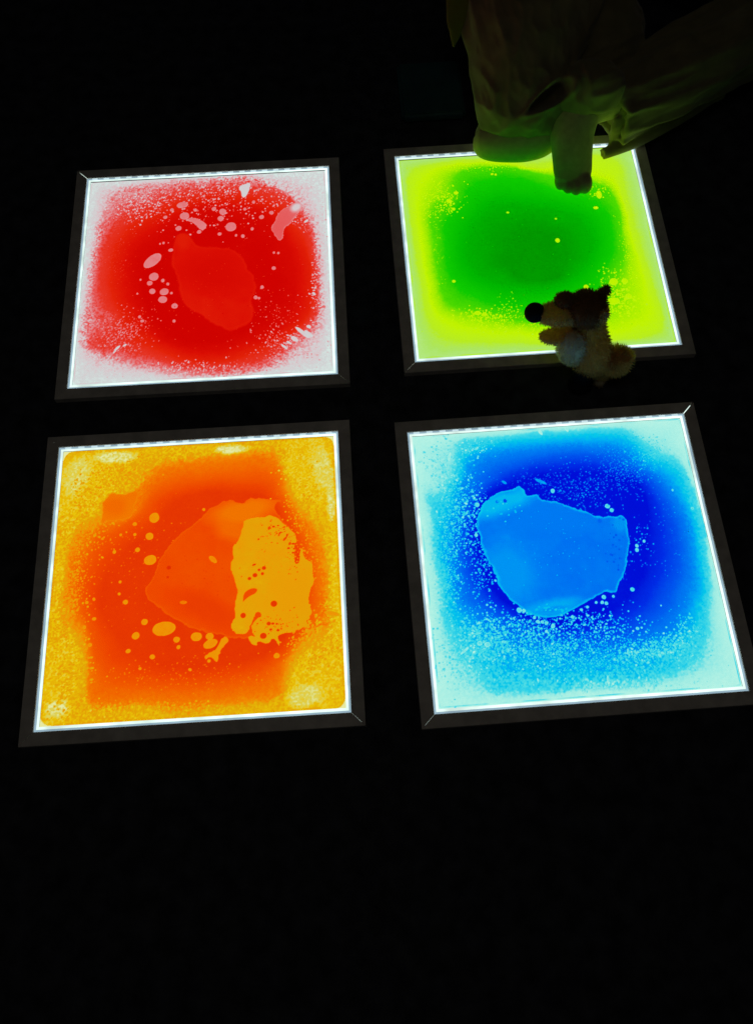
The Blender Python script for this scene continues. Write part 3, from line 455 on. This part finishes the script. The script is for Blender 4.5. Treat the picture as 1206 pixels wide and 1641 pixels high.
def ring(name, a, b, z, mat, parent):
    V = [(-a, -a, z), (a, -a, z), (a, a, z), (-a, a, z), (-b, -b, z), (b, -b, z), (b, b, z), (-b, b, z)]
    return link_mesh(name, V, [(0, 4, 5, 1), (1, 5, 6, 2), (2, 6, 7, 3), (3, 7, 4, 0)], mat, parent)

# cross-section of a frame bar: distance from the tile's centre, height
PROF = [(0.2300, 0.0102), (0.2300, 0.0114), (0.2306, 0.0120), (0.2494, 0.0120), (0.2500, 0.0114), (0.2500, 0.0002), (0.2480, 0.0002), (0.2480, 0.0102)]

def frame_bar(side, g0, g1, parent):
    """side 0 bottom, 1 right, 2 top, 3 left; g0/g1 are the widths of the mitre gaps at its two ends"""
    V = []
    for s, g in ((-1, g0), (1, g1)):
        for o, z in PROF:
            V.append((s * (o - g * 0.707), -o, z))
    n = len(PROF)
    F = [tuple((i, (i + 1) % n, n + (i + 1) % n, n + i)) for i in range(n)]
    F += [tuple(range(n))[::-1], tuple(range(n, 2 * n))]
    a = side * math.pi / 2
    R = Matrix.Rotation(a, 3, 'Z')
    return link_mesh("frame_bar", [R @ Vector(v) for v in V], F, MAT_FRAME, parent)

def build_tile(key, loc, rz, label, gaps, seed):
    D = TILES[key]
    root = empty("liquid_floor_tile", (loc[0], loc[1], 0), rz)
    tag(root, label, "floor tile", "glowing liquid floor tiles", "thing")
    boxes("base_plate", [(-0.246, 0.246, -0.246, 0.246, 0.0004, 0.005)], MAT_BASE, root)
    boxes("backlight_panel", [(-0.2235, 0.2235, -0.2235, 0.2235, 0.0054, 0.0066)], MAT_BACK, root)
    ring("glowing_edge", 0.2228, 0.2268, 0.0094, MAT_GUIDE, root)
    ring("acrylic_band", 0.2268, 0.2301, 0.0091, MAT_BAND, root)
    ring("light_guide", 0.2302, 0.2445, 0.0098, MAT_GUIDE, root)
    # LED chips along the edge that feeds the panel
    for sy in (1,):
        L = []
        for i in range(21):
            x = -0.215 + i * 0.0215
            y0, y1 = (0.2272, 0.2298) if sy > 0 else (-0.2298, -0.2272)
            L.append((x - 0.0050, x + 0.0050, y0, y1, 0.0094, 0.0102))
        o = boxes("led_strip", L, MAT_LED, root)
        o["kind"] = "stuff"
    # gaps: corners in the order bottom-left, bottom-right, top-right, top-left
    bl, br, tr_, tl = [x / 1000 for x in gaps]
    frame_bar(0, bl, br, root)
    frame_bar(1, br, tr_, root)
    frame_bar(2, tr_, tl, root)
    frame_bar(3, tl, bl, root)
    mat = dye_material(key + "_dye_liquid", D['ramp'])
    X, Y, dd, ids, rise, kinds = dye_field(D, seed)
    n = NG + 1
    idx = np.arange(n * n).reshape(n, n)
    q = np.stack([idx[:-1, :-1], idx[:-1, 1:], idx[1:, 1:], idx[1:, :-1]], -1).reshape(-1, 4)
    fid = ids[:-1, :-1].ravel()
    co = np.stack([X.ravel(), Y.ravel(), ZL + rise.ravel()], -1)
    dens = dd.ravel().astype(np.float32)
    # neighbouring pieces share their outline at the level of the liquid
    f2 = fid.reshape(NG, NG)
    lo = np.full((n, n), 10 ** 6)
    hi = np.full((n, n), -1)
    for a in (0, 1):
        for b in (0, 1):
            lo[a:a + NG, b:b + NG] = np.minimum(lo[a:a + NG, b:b + NG], f2)
            hi[a:a + NG, b:b + NG] = np.maximum(hi[a:a + NG, b:b + NG], f2)
    co[(lo != hi).ravel(), 2] = ZL
    for k in [0] + sorted(kinds):
        qq = q[fid == k]
        if len(qq) < 6:
            continue
        used, inv = np.unique(qq, return_inverse=True)
        cc = co[used].copy()
        if k == 0:
            cc[:, 2] = ZL
        o = np_mesh("liquid" if k == 0 else kinds[k], cc, inv.reshape(-1, 4), mat, root)
        a = o.data.attributes.new("dye_density", 'FLOAT', 'POINT')
        a.data.foreach_set("value", dens[used])
    return root

build_tile('red', (-0.29326, 0.99437), 0.02409, "glowing floor tile with red liquid and pink bubbles in a pale border", (0.12, 0.4, 0.12, 1.2), 11)
build_tile('green', (0.29583, 1.02656), 0.03748, "glowing floor tile with green liquid fading to yellow at its edges", (0.55, 0.12, 0.12, 0.12), 12)
build_tile('orange', (-0.28275, 0.42419), 0.02866, "glowing floor tile with orange liquid and a large yellow blot", (0.22, 0.25, 0.12, 0.15), 13)
build_tile('blue', (0.29436, 0.43335), 0.0405, "glowing floor tile with deep blue liquid and a pale blue central blob", (0.22, 0.12, 1.4, 0.12), 14)

# ---------------------------------------------------------------- soft shapes
def catmull(P, m):
    P = np.array(P, float)
    out = []
    n = len(P)
    seg = np.linspace(0, n - 1, m)
    for s in seg:
        i = min(int(s), n - 2)
        t = s - i
        p0, p1, p2, p3 = P[max(i - 1, 0)], P[i], P[i + 1], P[min(i + 2, n - 1)]
        out.append(0.5 * ((2 * p1) + (-p0 + p2) * t + (2 * p0 - 5 * p1 + 4 * p2 - p3) * t * t + (-p0 + 3 * p1 - 3 * p2 + p3) * t ** 3))
    return np.array(out)

def loft(rings, m=40, n=40, disp=None, up=(0, 0, 1), cap0=True, cap1=True, hem=0.0):
    """rings: (x, y, z, side radius, up radius). Returns verts, faces. disp(u, phi) in metres along the normal."""
    A = catmull(rings, m)
    C, ra, rb = A[:, :3], np.maximum(A[:, 3], 1e-4), np.maximum(A[:, 4], 1e-4)
    T = np.gradient(C, axis=0)
    T /= np.linalg.norm(T, axis=1)[:, None] + 1e-9
    V, F = [], []
    side = None
    U = np.array(up, float)
    frames = []
    for i in range(m):
        s = np.cross(U, T[i])
        if np.linalg.norm(s) < 0.25 and side is not None:
            s = side - T[i] * np.dot(side, T[i])
        s /= np.linalg.norm(s) + 1e-9
        if side is not None and np.dot(s, side) < 0:
            s = -s
        side = s
        b = np.cross(T[i], s)
        frames.append((s, b))
    def add_ring(i, k=1.0, off=0.0):
        s, b = frames[i]
        for j in range(n):
            ph = 2 * math.pi * j / n
            dsp = disp(i / (m - 1), ph) if disp else 0.0
            r = np.array([math.cos(ph) * (ra[i] * k + dsp - off), math.sin(ph) * (rb[i] * k + dsp - off)])
            V.append(C[i] + s * r[0] + b * r[1])
    for i in range(m):
        add_ring(i)
    cnt = m
    if hem:
        for i in range(m - 1, max(m - 8, 0), -1):
            add_ring(i, 1.0, hem)
            cnt += 1
    for i in range(cnt - 1):
        for j in range(n):
            F.append((i * n + j, i * n + (j + 1) % n, (i + 1) * n + (j + 1) % n, (i + 1) * n + j))
    if cap0:
        V.append(C[0]); c = len(V) - 1
        F += [(c, (j + 1) % n, j) for j in range(n)]
    if cap1:
        V.append(C[-1]); c = len(V) - 1
        o = (cnt - 1) * n
        F += [(c, o + j, o + (j + 1) % n) for j in range(n)]
    return [np.array(v) for v in V], F

def ellipsoid(c, r, nu=20, nv=14, rot=None):
    V, F = [], []
    for i in range(nv + 1):
        th = math.pi * i / nv
        for j in range(nu):
            ph = 2 * math.pi * j / nu
            v = Vector((r[0] * math.sin(th) * math.cos(ph), r[1] * math.sin(th) * math.sin(ph), r[2] * math.cos(th)))
            if rot is not None:
                v = rot @ v
            V.append(np.array(v) + np.array(c))
    for i in range(nv):
        for j in range(nu):
            F.append((i * nu + j, (i + 1) * nu + j, (i + 1) * nu + (j + 1) % nu, i * nu + (j + 1) % nu))
    return V, F

def merge(*parts):
    V, F = [], []
    for v, f in parts:
        b = len(V)
        V += list(v)
        F += [tuple(i + b for i in q) for q in f]
    return V, F

def add_fur(V, F, count, length, rng, droop=0.25, width=0.0007):
    """append thin tapering tufts to a surface"""
    V = [np.array(v, float) for v in V]
    tris = []
    for f in F:
        tris.append((f[0], f[1], f[2]))
        if len(f) == 4:
            tris.append((f[0], f[2], f[3]))
    A = np.array([[V[i] for i in t] for t in tris])
    nrm = np.cross(A[:, 1] - A[:, 0], A[:, 2] - A[:, 0])
    area = np.linalg.norm(nrm, axis=1)
    cen = np.mean(np.array(V), axis=0)
    pick = rng.choice(len(tris), size=count, p=area / area.sum())
    for k in pick:
        u, v = rng.random(2)
        if u + v > 1:
            u, v = 1 - u, 1 - v
        P = A[k, 0] + u * (A[k, 1] - A[k, 0]) + v * (A[k, 2] - A[k, 0])
        N = nrm[k] / (area[k] + 1e-12)
        if np.dot(N, P - cen) < 0:
            N = -N
        dirn = N + rng.normal(0, 0.35, 3) + np.array([0, 0, -droop])
        dirn /= np.linalg.norm(dirn)
        L = length * rng.uniform(0.6, 1.2)
        t = np.cross(dirn, rng.normal(0, 1, 3))
        t /= np.linalg.norm(t) + 1e-9
        b = len(V)
        mid = P + dirn * L * 0.6
        tip = P + dirn * L + np.array([0, 0, -droop * L * 0.3])
        V += [P - t * width, P + t * width, mid + t * width * 0.8, mid - t * width * 0.8, tip]
        F = F + [] if False else F
        F.append((b, b + 1, b + 2, b + 3))
        F.append((b + 3, b + 2, b + 4))
    return V, F

# ---------------------------------------------------------------- plush toy
frng = np.random.default_rng(5)
MAT_FUR = plush("golden_tan_plush", (0.82, 0.45, 0.13), 0.45)
MAT_FURD = plush("brown_plush", (0.30, 0.14, 0.04), 0.35)
MAT_FURW = plush("cream_plush", (0.85, 0.70, 0.40), 0.3, 0.15)
MAT_BLACK = principled("black_plush", (0.008, 0.008, 0.010), 0.75, 0.2, 150, spec=0.2)
MAT_NOSE = principled("black_nose_fabric", (0.006, 0.006, 0.007), 0.85, 0.2, 150, 0.5, 900, spec=0.15)

toy = empty("plush_toy", (0.36, 0.755, 0.0))
TO = np.array([0.36, 0.755, 0.0])
tag(toy, "small brown plush animal with white belly and black nose beside the green tile", "plush toy")

def toy_part(name, VF, mat, fur=0, flen=0.006, parent=None, droop=0.25):
    V, F = VF
    F = list(F)
    if fur:
        V, F = add_fur(V, F, fur, flen, frng, droop)
    V = [np.array(v) - TO for v in V]
    return link_mesh(name, V, F, mat, parent or toy, smooth=True)

body = toy_part("body", loft([(0.368, 0.757, 0.026, .016, .014), (0.367, 0.758, 0.038, .028, .025), (0.362, 0.762, 0.062, .031, .028), (0.352, 0.776, 0.092, .028, .026), (0.345, 0.788, 0.120, .025, .024), (0.342, 0.790, 0.135, .018, .018)], 22, 24, up=(0, 1, 0)), MAT_FUR, 3800, .007)
toy_part("belly", ellipsoid((0.326, 0.761, 0.084), (.024, .022, .040), rot=Matrix.Rotation(math.radians(-16), 3, 'Y')), MAT_FURW, 1300, .006)
head = toy_part("head", ellipsoid((0.338, 0.789, 0.148), (.032, .029, .027), 24, 16), MAT_FURD, 2200, .006)
toy_part("muzzle", loft([(0.330, 0.788, 0.145, .020, .019), (0.308, 0.787, 0.142, .021, .018), (0.285, 0.788, 0.139, .019, .016), (0.268, 0.789, 0.138, .013, .012)], 14, 20), MAT_FUR, 1500, .0045, head)
toy_part("nose", ellipsoid((0.2588, 0.7905, 0.1405), (.0165, .0160, .0160), 24, 16), MAT_NOSE, 0, 0, head)
toy_part("jaw", loft([(0.318, 0.776, 0.118, .014, .010), (0.298, 0.768, 0.108, .015, .009), (0.280, 0.769, 0.106, .012, .007), (0.272, 0.772, 0.108, .006, .004)], 12, 18), MAT_FUR, 800, .004, head)
toy_part("brow", ellipsoid((0.303, 0.796, 0.163), (.016, .014, .011)), MAT_FURD, 500, .004, head)
for c, r, t in (((0.360, 0.800, 0.172), (.009, .005, .017), 12), ((0.357, 0.770, 0.150), (.010, .007, .019), 20)):
    toy_part("ear", ellipsoid(c, r, 16, 12, Matrix.Rotation(math.radians(t), 3, 'Y')), MAT_FUR if t == 20 else MAT_FURD, 380, .005, head)
toy_part("tail", loft([(0.374, 0.760, 0.040, .010, .010), (0.388, 0.757, 0.042, .017, .017), (0.402, 0.754, 0.050, .021, .020), (0.410, 0.752, 0.060, .017, .016), (0.412, 0.751, 0.070, .008, .008)], 16, 20), MAT_FUR, 2400, .011, droop=-0.1)
toy_part("arm", loft([(0.335, 0.770, 0.112, .011, .011), (0.322, 0.764, 0.104, .011, .010), (0.306, 0.763, 0.106, .009, .009)], 10, 16), MAT_FUR, 500, .005)
for (x, y, mt) in ((0.352, 0.738, MAT_BLACK), (0.385, 0.745, MAT_FURW)):
    leg = toy_part("leg", loft([(x + .004, y + .018, .044, .014, .014), (x + .001, y + .008, .028, .0175, .016), (x - .002, y - .002, .014, .017, .0135)], 10, 18, up=(0, 1, 0)), MAT_FUR if mt is MAT_FURW else MAT_BLACK, 350, .004)
    toy_part("paw", ellipsoid((x - .002, y - .004, .0115), (.021, .0175, .0113) if mt is MAT_BLACK else (.010, .013, .010), 20, 12), mt, 160, .003, leg)

# ---------------------------------------------------------------- person half kneeling beyond the green tile
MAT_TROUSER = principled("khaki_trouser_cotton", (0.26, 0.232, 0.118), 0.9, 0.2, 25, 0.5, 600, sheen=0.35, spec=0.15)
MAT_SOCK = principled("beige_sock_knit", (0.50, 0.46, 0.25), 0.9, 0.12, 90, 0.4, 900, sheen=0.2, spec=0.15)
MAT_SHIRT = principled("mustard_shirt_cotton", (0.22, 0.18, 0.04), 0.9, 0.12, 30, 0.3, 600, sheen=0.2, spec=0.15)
MAT_SKIN = principled("skin", (0.42, 0.26, 0.18), 0.55, 0.06, 60, spec=0.35, sub=0.1)
MAT_HAIR = principled("dark_hair", (0.02, 0.014, 0.010), 0.5, 0.3, 150)

def skin_body():
    pts = {'pelvis': (.50, 1.70, .19, .09), 'waist': (.49, 1.69, .32, .09), 'chest': (.48, 1.64, .50, .11), 'collar': (.47, 1.58, .63, .06),
           'neck': (.47, 1.55, .70, .048), 'skull': (.47, 1.50, .80, .075), 'crown': (.47, 1.495, .87, .06),
           'sl': (.32, 1.60, .60, .05), 'el': (.24, 1.52, .38, .040), 'wl': (.30, 1.48, .305, .028), 'hl': (.325, 1.46, .285, .026),
           'sr': (.62, 1.60, .60, .05), 'er': (.74, 1.55, .38, .040), 'wr': (.72, 1.555, .27, .028), 'hr': (.725, 1.53, .245, .026),
           'kl': (.289, 1.27, .088, .042), 'al': (.30, 1.60, .054, .030), 'hipl': (.41, 1.68, .19, .075),
           'kr': (.785, 1.465, .115, .048), 'ar': (.44, 1.277, .10, .026), 'hipr': (.60, 1.69, .19, .075)}
    ed = [('pelvis', 'waist'), ('waist', 'chest'), ('chest', 'collar'), ('collar', 'neck'), ('neck', 'skull'), ('skull', 'crown'),
          ('collar', 'sl'), ('sl', 'el'), ('el', 'wl'), ('wl', 'hl'), ('collar', 'sr'), ('sr', 'er'), ('er', 'wr'), ('wr', 'hr'),
          ('pelvis', 'hipl'), ('hipl', 'kl'), ('kl', 'al'), ('pelvis', 'hipr'), ('hipr', 'kr'), ('kr', 'ar')]
    names = list(pts)
    V = [pts[k][:3] for k in names]
    R = [pts[k][3] for k in names]
    E = [(names.index(a), names.index(b)) for a, b in ed]
    def finger(root, dx, dy, ln):
        b = len(V)
        x, y, z = pts[root][:3]
        V.extend([(x + dx * .5, y + dy * .5, z - .004), (x + dx * .5 + dx * ln, y + dy * .5 + dy * ln, z - .012), (x + dx * .5 + dx * ln * 1.7, y + dy * .5 + dy * ln * 1.7, z - .035)])
        R.extend([.011, .009, .0075])
        E.extend([(names.index(root), b), (b, b + 1), (b + 1, b + 2)])
    for root, base in (('hl', (.045, -.01)), ('hr', (-.01, -.045))):
        for k, ln in ((-1.5, .85), (-.5, 1.1), (.5, 1.05), (1.5, .75)):
            px, py = -base[1] * .42 * k, base[0] * .42 * k
            finger(root, base[0] + px, base[1] + py, ln)
        finger(root, base[1] * .9 if root == 'hl' else -.04, .035 if root == 'hl' else -.012, .5)
    me = bpy.data.meshes.new("person")
    me.from_pydata(V, E, [])
    o = bpy.data.objects.new("person", me)
    COL.objects.link(o)
    sk = o.modifiers.new("skin", 'SKIN')
    sk.use_smooth_shade = True
    for i, r in enumerate(R):
        me.skin_vertices[0].data[i].radius = (r, r)
    me.skin_vertices[0].data[0].use_root = True
    ss = o.modifiers.new("sub", 'SUBSURF')
    ss.levels = ss.render_levels = 2
    bpy.context.view_layer.update()
    dg = bpy.context.evaluated_depsgraph_get()
    me2 = bpy.data.meshes.new_from_object(o.evaluated_get(dg))
    o.modifiers.clear()
    o.data = me2
    me2.materials.clear()
    me2.materials.append(MAT_SKIN)
    return o

person = skin_body()
tag(person, "person in loose khaki trousers kneeling at the green tile, one socked foot on it", "person")

prng = np.random.default_rng(21)
def fold_noise(seed, k=6):
    r = np.random.default_rng(seed)
    a = [(r.integers(1, 4), r.uniform(0, 6.28), r.uniform(1.5, 6), r.uniform(0.3, 1)) for _ in range(k)]
    return lambda u, ph: sum(w * math.sin(m * ph + p0 + f * u * 3.0) for m, p0, f, w in a) / k

fn1, fn2 = fold_noise(3), fold_noise(8)
def ridge(x, w):
    return math.exp(-(x / w) ** 2)
def adiff(a, b):
    return (a - b + math.pi) % (2 * math.pi) - math.pi

def disp_left(u, ph):
    d = 0.010 * fn1(u, ph)
    for c, w, a in ((0.7, .16, .008), (2.0, .2, .007), (3.2, .14, .008), (4.3, .2, .006), (5.4, .15, .009)):
        d += a * ridge(adiff(ph, c + 1.2 * (u - .4)), w) * (0.3 + 0.7 * math.sin(5 * u + c) ** 2)
    return d
def disp_right(u, ph):
    d = 0.008 * fn2(u, ph)
    for c, w, a in ((0.2, .10, .013), (0.9, .13, .010), (1.6, .10, .012), (2.4, .14, .012), (3.1, .10, .012), (3.8, .12, .013), (4.5, .10, .010), (5.2, .13, .012), (5.8, .1, .01)):
        d += a * ridge(adiff(ph, c + 1.1 * (u - .6)), w) * (0.25 + 0.75 * math.sin(4 * u + 2 * c) ** 2)
    return d

leftleg = loft([(.42, 1.69, .20, .115, .11), (.365, 1.54, .178, .120, .10), (.315, 1.42, .158, .122, .092), (.300, 1.34, .130, .100, .080), (.293, 1.29, .108, .086, .068), (.288, 1.255, .088, .076, .058), (.286, 1.232, .078, .062, .048), (.285, 1.220, .072, .028, .024)], 80, 72, disp_left, up=(0, 0, 1))
calf = loft([(.287, 1.27, .062, .062, .046), (.290, 1.40, .060, .064, .047), (.295, 1.54, .058, .060, .045), (.300, 1.62, .056, .056, .042)], 30, 40, up=(0, 0, 1), hem=.010)
rightleg = loft([(.60, 1.70, .20, .115, .11), (.74, 1.58, .16, .10, .10), (.805, 1.475, .122, .086, .090), (.77, 1.452, .110, .080, .080), (.70, 1.415, .104, .074, .074), (.62, 1.365, .098, .070, .066), (.54, 1.315, .094, .064, .060), (.480, 1.282, .090, .056, .052), (.452, 1.266, .088, .055, .050)], 100, 72, disp_right, up=(0, 0, 1), hem=.010)
pelvis = ellipsoid((.50, 1.72, .21), (.21, .15, .15), 32, 20)
filler = ellipsoid((.43, 1.43, .11), (.10, .12, .09), 32, 20)
# cloth bunched under the knee and hanging between the legs
roll = ellipsoid((.275, 1.252, .058), (.064, .034, .030), 40, 20)
drape = ellipsoid((.402, 1.262, .138), (.062, .046, .048), 32, 20, Matrix.Rotation(math.radians(-14), 3, 'Y'))
lobe = ellipsoid((.330, 1.256, .088), (.046, .036, .056), 32, 20, Matrix.Rotation(math.radians(24), 3, 'Y'))
cuff = loft([(.449, 1.2245, .0235, .0105, .0105), (.487, 1.239, .0245, .0115, .0115), (.523, 1.254, .029, .013, .013), (.60, 1.298, .038, .016, .016), (.68, 1.348, .052, .018, .018)][::-1], 40, 24, hem=.0045)
apron = loft([(.460, 1.240, .058, .006, .034), (.505, 1.258, .060, .007, .038), (.57, 1.290, .066, .008, .040), (.64, 1.335, .080, .010, .040)], 40, 24, lambda u, ph: .002 * fn1(u * 3, ph))
V, F = merge(leftleg, calf, rightleg, pelvis, filler, roll, lobe, drape, cuff, apron)
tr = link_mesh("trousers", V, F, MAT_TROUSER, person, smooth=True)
rm = tr.modifiers.new("remesh", 'REMESH')
rm.mode = 'VOXEL'
rm.voxel_size = 0.0033
rm.use_smooth_shade = True
sm = tr.modifiers.new("smooth", 'SMOOTH')
sm.factor = 0.5
sm.iterations = 3
bpy.context.view_layer.update()
me2 = bpy.data.meshes.new_from_object(tr.evaluated_get(bpy.context.evaluated_depsgraph_get()))
tr.modifiers.clear()
tr.data = me2
me2.name = "trousers"
co = np.empty(len(me2.vertices) * 3, np.float32)
me2.vertices.foreach_get("co", co)
co = co.reshape(-1, 3).astype(float)
# creases: long soft folds that follow the legs, finer rumples where the cloth bunches near the floor
from mathutils import noise as mnoise
nrm = np.empty(len(me2.vertices) * 3, np.float32)
me2.vertices.foreach_get("normal", nrm)
nrm = nrm.reshape(-1, 3).astype(float)
dsp = np.zeros(len(co))
for i, (x, y, z) in enumerate(co):
    if y > 1.60 or z < 0.045 and x > 0.43:
        continue
    if x < 0.40:
        q = (x * 30 + y * 5, y * 9, z * 24)
    else:
        al = .82 * (x - .45) + .57 * (y - 1.27)
        pe = -.57 * (x - .45) + .82 * (y - 1.27)
        q = (al * 7, pe * 30 + al * 5, z * 26)
    f1 = mnoise.noise(q)
    f2 = mnoise.noise((q[0] * 2.3 + 7, q[1] * 2.3, q[2] * 2.3))
    dsp[i] = 0.010 * (0.35 - abs(f1)) + 0.003 * (0.35 - abs(f2))
co += dsp[:, None] * nrm
# deep pocket in the cloth on the inner side of the knee, with a turned-up lip
c = np.array([.328, 1.254, .126])
e = np.array([.058, .028, .024]); e /= np.linalg.norm(e)
inw = np.array([.2, .72, -.66]); inw -= e * inw.dot(e); inw /= np.linalg.norm(inw)
b = np.cross(e, inw)
rel = co - c
a_, b_, n_ = rel @ e, rel @ b, rel @ inw
r = np.sqrt((a_ / .042) ** 2 + (b_ / (.0145 + .12 * np.clip(a_, -.04, .04))) ** 2)
near = (np.abs(n_) < .045)
push = np.where(near, .045 * np.sqrt(np.clip(1 - r, 0, 1)) - .007 * np.exp(-((r - 1.2) / .2) ** 2), 0)
co += push[:, None] * inw[None, :]
me2.vertices.foreach_set("co", co.astype(np.float32).ravel())
me2.update()
me2.polygons.foreach_set("use_smooth", np.ones(len(me2.polygons), bool))

# socked foot planted on the glowing tile, toes towards the camera
sock = merge(loft([(.52, 1.31, .088, .034, .034), (.455, 1.283, .10, .036, .037), (.412, 1.266, .106, .040, .040), (.388, 1.247, .100, .043, .041), (.380, 1.223, .084, .041, .037), (.381, 1.198, .063, .038, .031), (.383, 1.176, .045, .037, .0225), (.384, 1.160, .034, .033, .0145), (.385, 1.152, .030, .02, .010)], 60, 40, up=(0, 0.6, 1)),
             ellipsoid((.4045, 1.152, .0295), (.0150, .0235, .0160), 20, 12), ellipsoid((.3890, 1.149, .0265), (.0115, .0215, .0135), 20, 12),
             ellipsoid((.3745, 1.153, .0260), (.0105, .0205, .0130), 20, 12), ellipsoid((.3610, 1.161, .0255), (.0095, .0190, .0125), 20, 12))
so = link_mesh("sock", *sock, MAT_SOCK, person, smooth=True)
rm = so.modifiers.new("remesh", 'REMESH')
rm.mode = 'VOXEL'
rm.voxel_size = 0.0025
rm.use_smooth_shade = True
sm = so.modifiers.new("smooth", 'SMOOTH')
sm.factor = 0.5
sm.iterations = 4
bpy.context.view_layer.update()
so_me = bpy.data.meshes.new_from_object(so.evaluated_get(bpy.context.evaluated_depsgraph_get()))
so.modifiers.clear()
so.data = so_me
lit_knee_sock = loft([(.300, 1.50, .055, .030, .030), (.330, 1.36, .055, .033, .033), (.348, 1.275, .056, .036, .038), (.332, 1.246, .055, .036, .040), (.305, 1.236, .054, .036, .041), (.270, 1.235, .052, .035, .039), (.238, 1.237, .047, .030, .034), (.217, 1.241, .042, .022, .026), (.206, 1.243, .040, .010, .012)], 50, 36)  # pale sock added so the knee front looks lit by the tile
link_mesh("sock", *lit_knee_sock, MAT_SOCK, person, smooth=True)

shirt = merge(loft([(.50, 1.71, .17, .20, .16), (.50, 1.71, .26, .185, .145), (.49, 1.68, .40, .175, .135), (.48, 1.64, .52, .185, .13), (.47, 1.59, .61, .15, .09), (.47, 1.565, .66, .075, .065)], 40, 56, lambda u, ph: .008 * fn1(u * 2, ph), up=(0, 1, 0)),
              loft([(.40, 1.60, .595, .088, .088), (.33, 1.59, .56, .082, .082), (.29, 1.565, .48, .068, .068), (.245, 1.525, .385, .060, .060), (.27, 1.50, .34, .050, .050), (.295, 1.485, .31, .042, .042)], 30, 32, lambda u, ph: .006 * fn2(u * 2, ph)),
              loft([(.54, 1.60, .595, .088, .088), (.61, 1.59, .56, .082, .082), (.67, 1.565, .48, .068, .068), (.735, 1.55, .385, .060, .060), (.73, 1.555, .33, .050, .050), (.722, 1.555, .28, .042, .042)], 30, 32, lambda u, ph: .006 * fn1(u * 2, ph)))
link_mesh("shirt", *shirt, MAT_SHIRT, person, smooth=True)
tail = loft([(.1695, 1.3775, .140, .002, .002), (.172, 1.393, .152, .012, .004), (.178, 1.415, .170, .026, .006), (.215, 1.48, .215, .06, .010), (.30, 1.58, .26, .09, .014), (.38, 1.66, .28, .09, .02)], 30, 24, up=(.6, 0, 1))
link_mesh("shirt_tail", *tail, MAT_SHIRT, person, smooth=True)
hair = ellipsoid((.47, 1.532, .848), (.083, .080, .078), 28, 20)
V, F = add_fur(hair[0], list(hair[1]), 1500, .03, prng, .5, .0012)
link_mesh("hair", V, F, MAT_HAIR, person, smooth=True)

MAT_EYE = principled("dark_eye", (0.03, 0.02, 0.015), 0.2)
MAT_LIP = principled("lip", (0.40, 0.16, 0.13), 0.5)
for sx in (-1, 1):
    link_mesh("eye", *ellipsoid((.47 + sx * .028, 1.432, .822), (.012, .007, .007), 14, 10), MAT_EYE, person, smooth=True)
    link_mesh("ear", *ellipsoid((.47 + sx * .073, 1.508, .806), (.009, .018, .028), 14, 10), MAT_SKIN, person, smooth=True)
link_mesh("nose", *ellipsoid((.47, 1.424, .796), (.012, .018, .022), 14, 10), MAT_SKIN, person, smooth=True)
link_mesh("mouth", *ellipsoid((.47, 1.433, .764), (.022, .007, .006), 14, 10), MAT_LIP, person, smooth=True)

# ---------------------------------------------------------------- dim pad at the back
MAT_TEAL = principled("dark_teal_vinyl", (0.03, 0.11, 0.12), 0.6, 0.2, 30, 0.2, 200)
pad = link_mesh("floor_pad", [], [], MAT_TEAL)
bm = bmesh.new()
bmesh.ops.create_cube(bm, size=1.0)
bmesh.ops.scale(bm, vec=(.125, .145, .02), verts=bm.verts)
bmesh.ops.bevel(bm, geom=list(bm.edges), offset=.006, segments=3, affect='EDGES')
bm.to_mesh(pad.data)
bm.free()
pad.location = (.135, 1.415, .0102)
pad.rotation_euler = (0, 0, .04)
tag(pad, "small dark teal pad lying in the shadow left of the person", "pad")
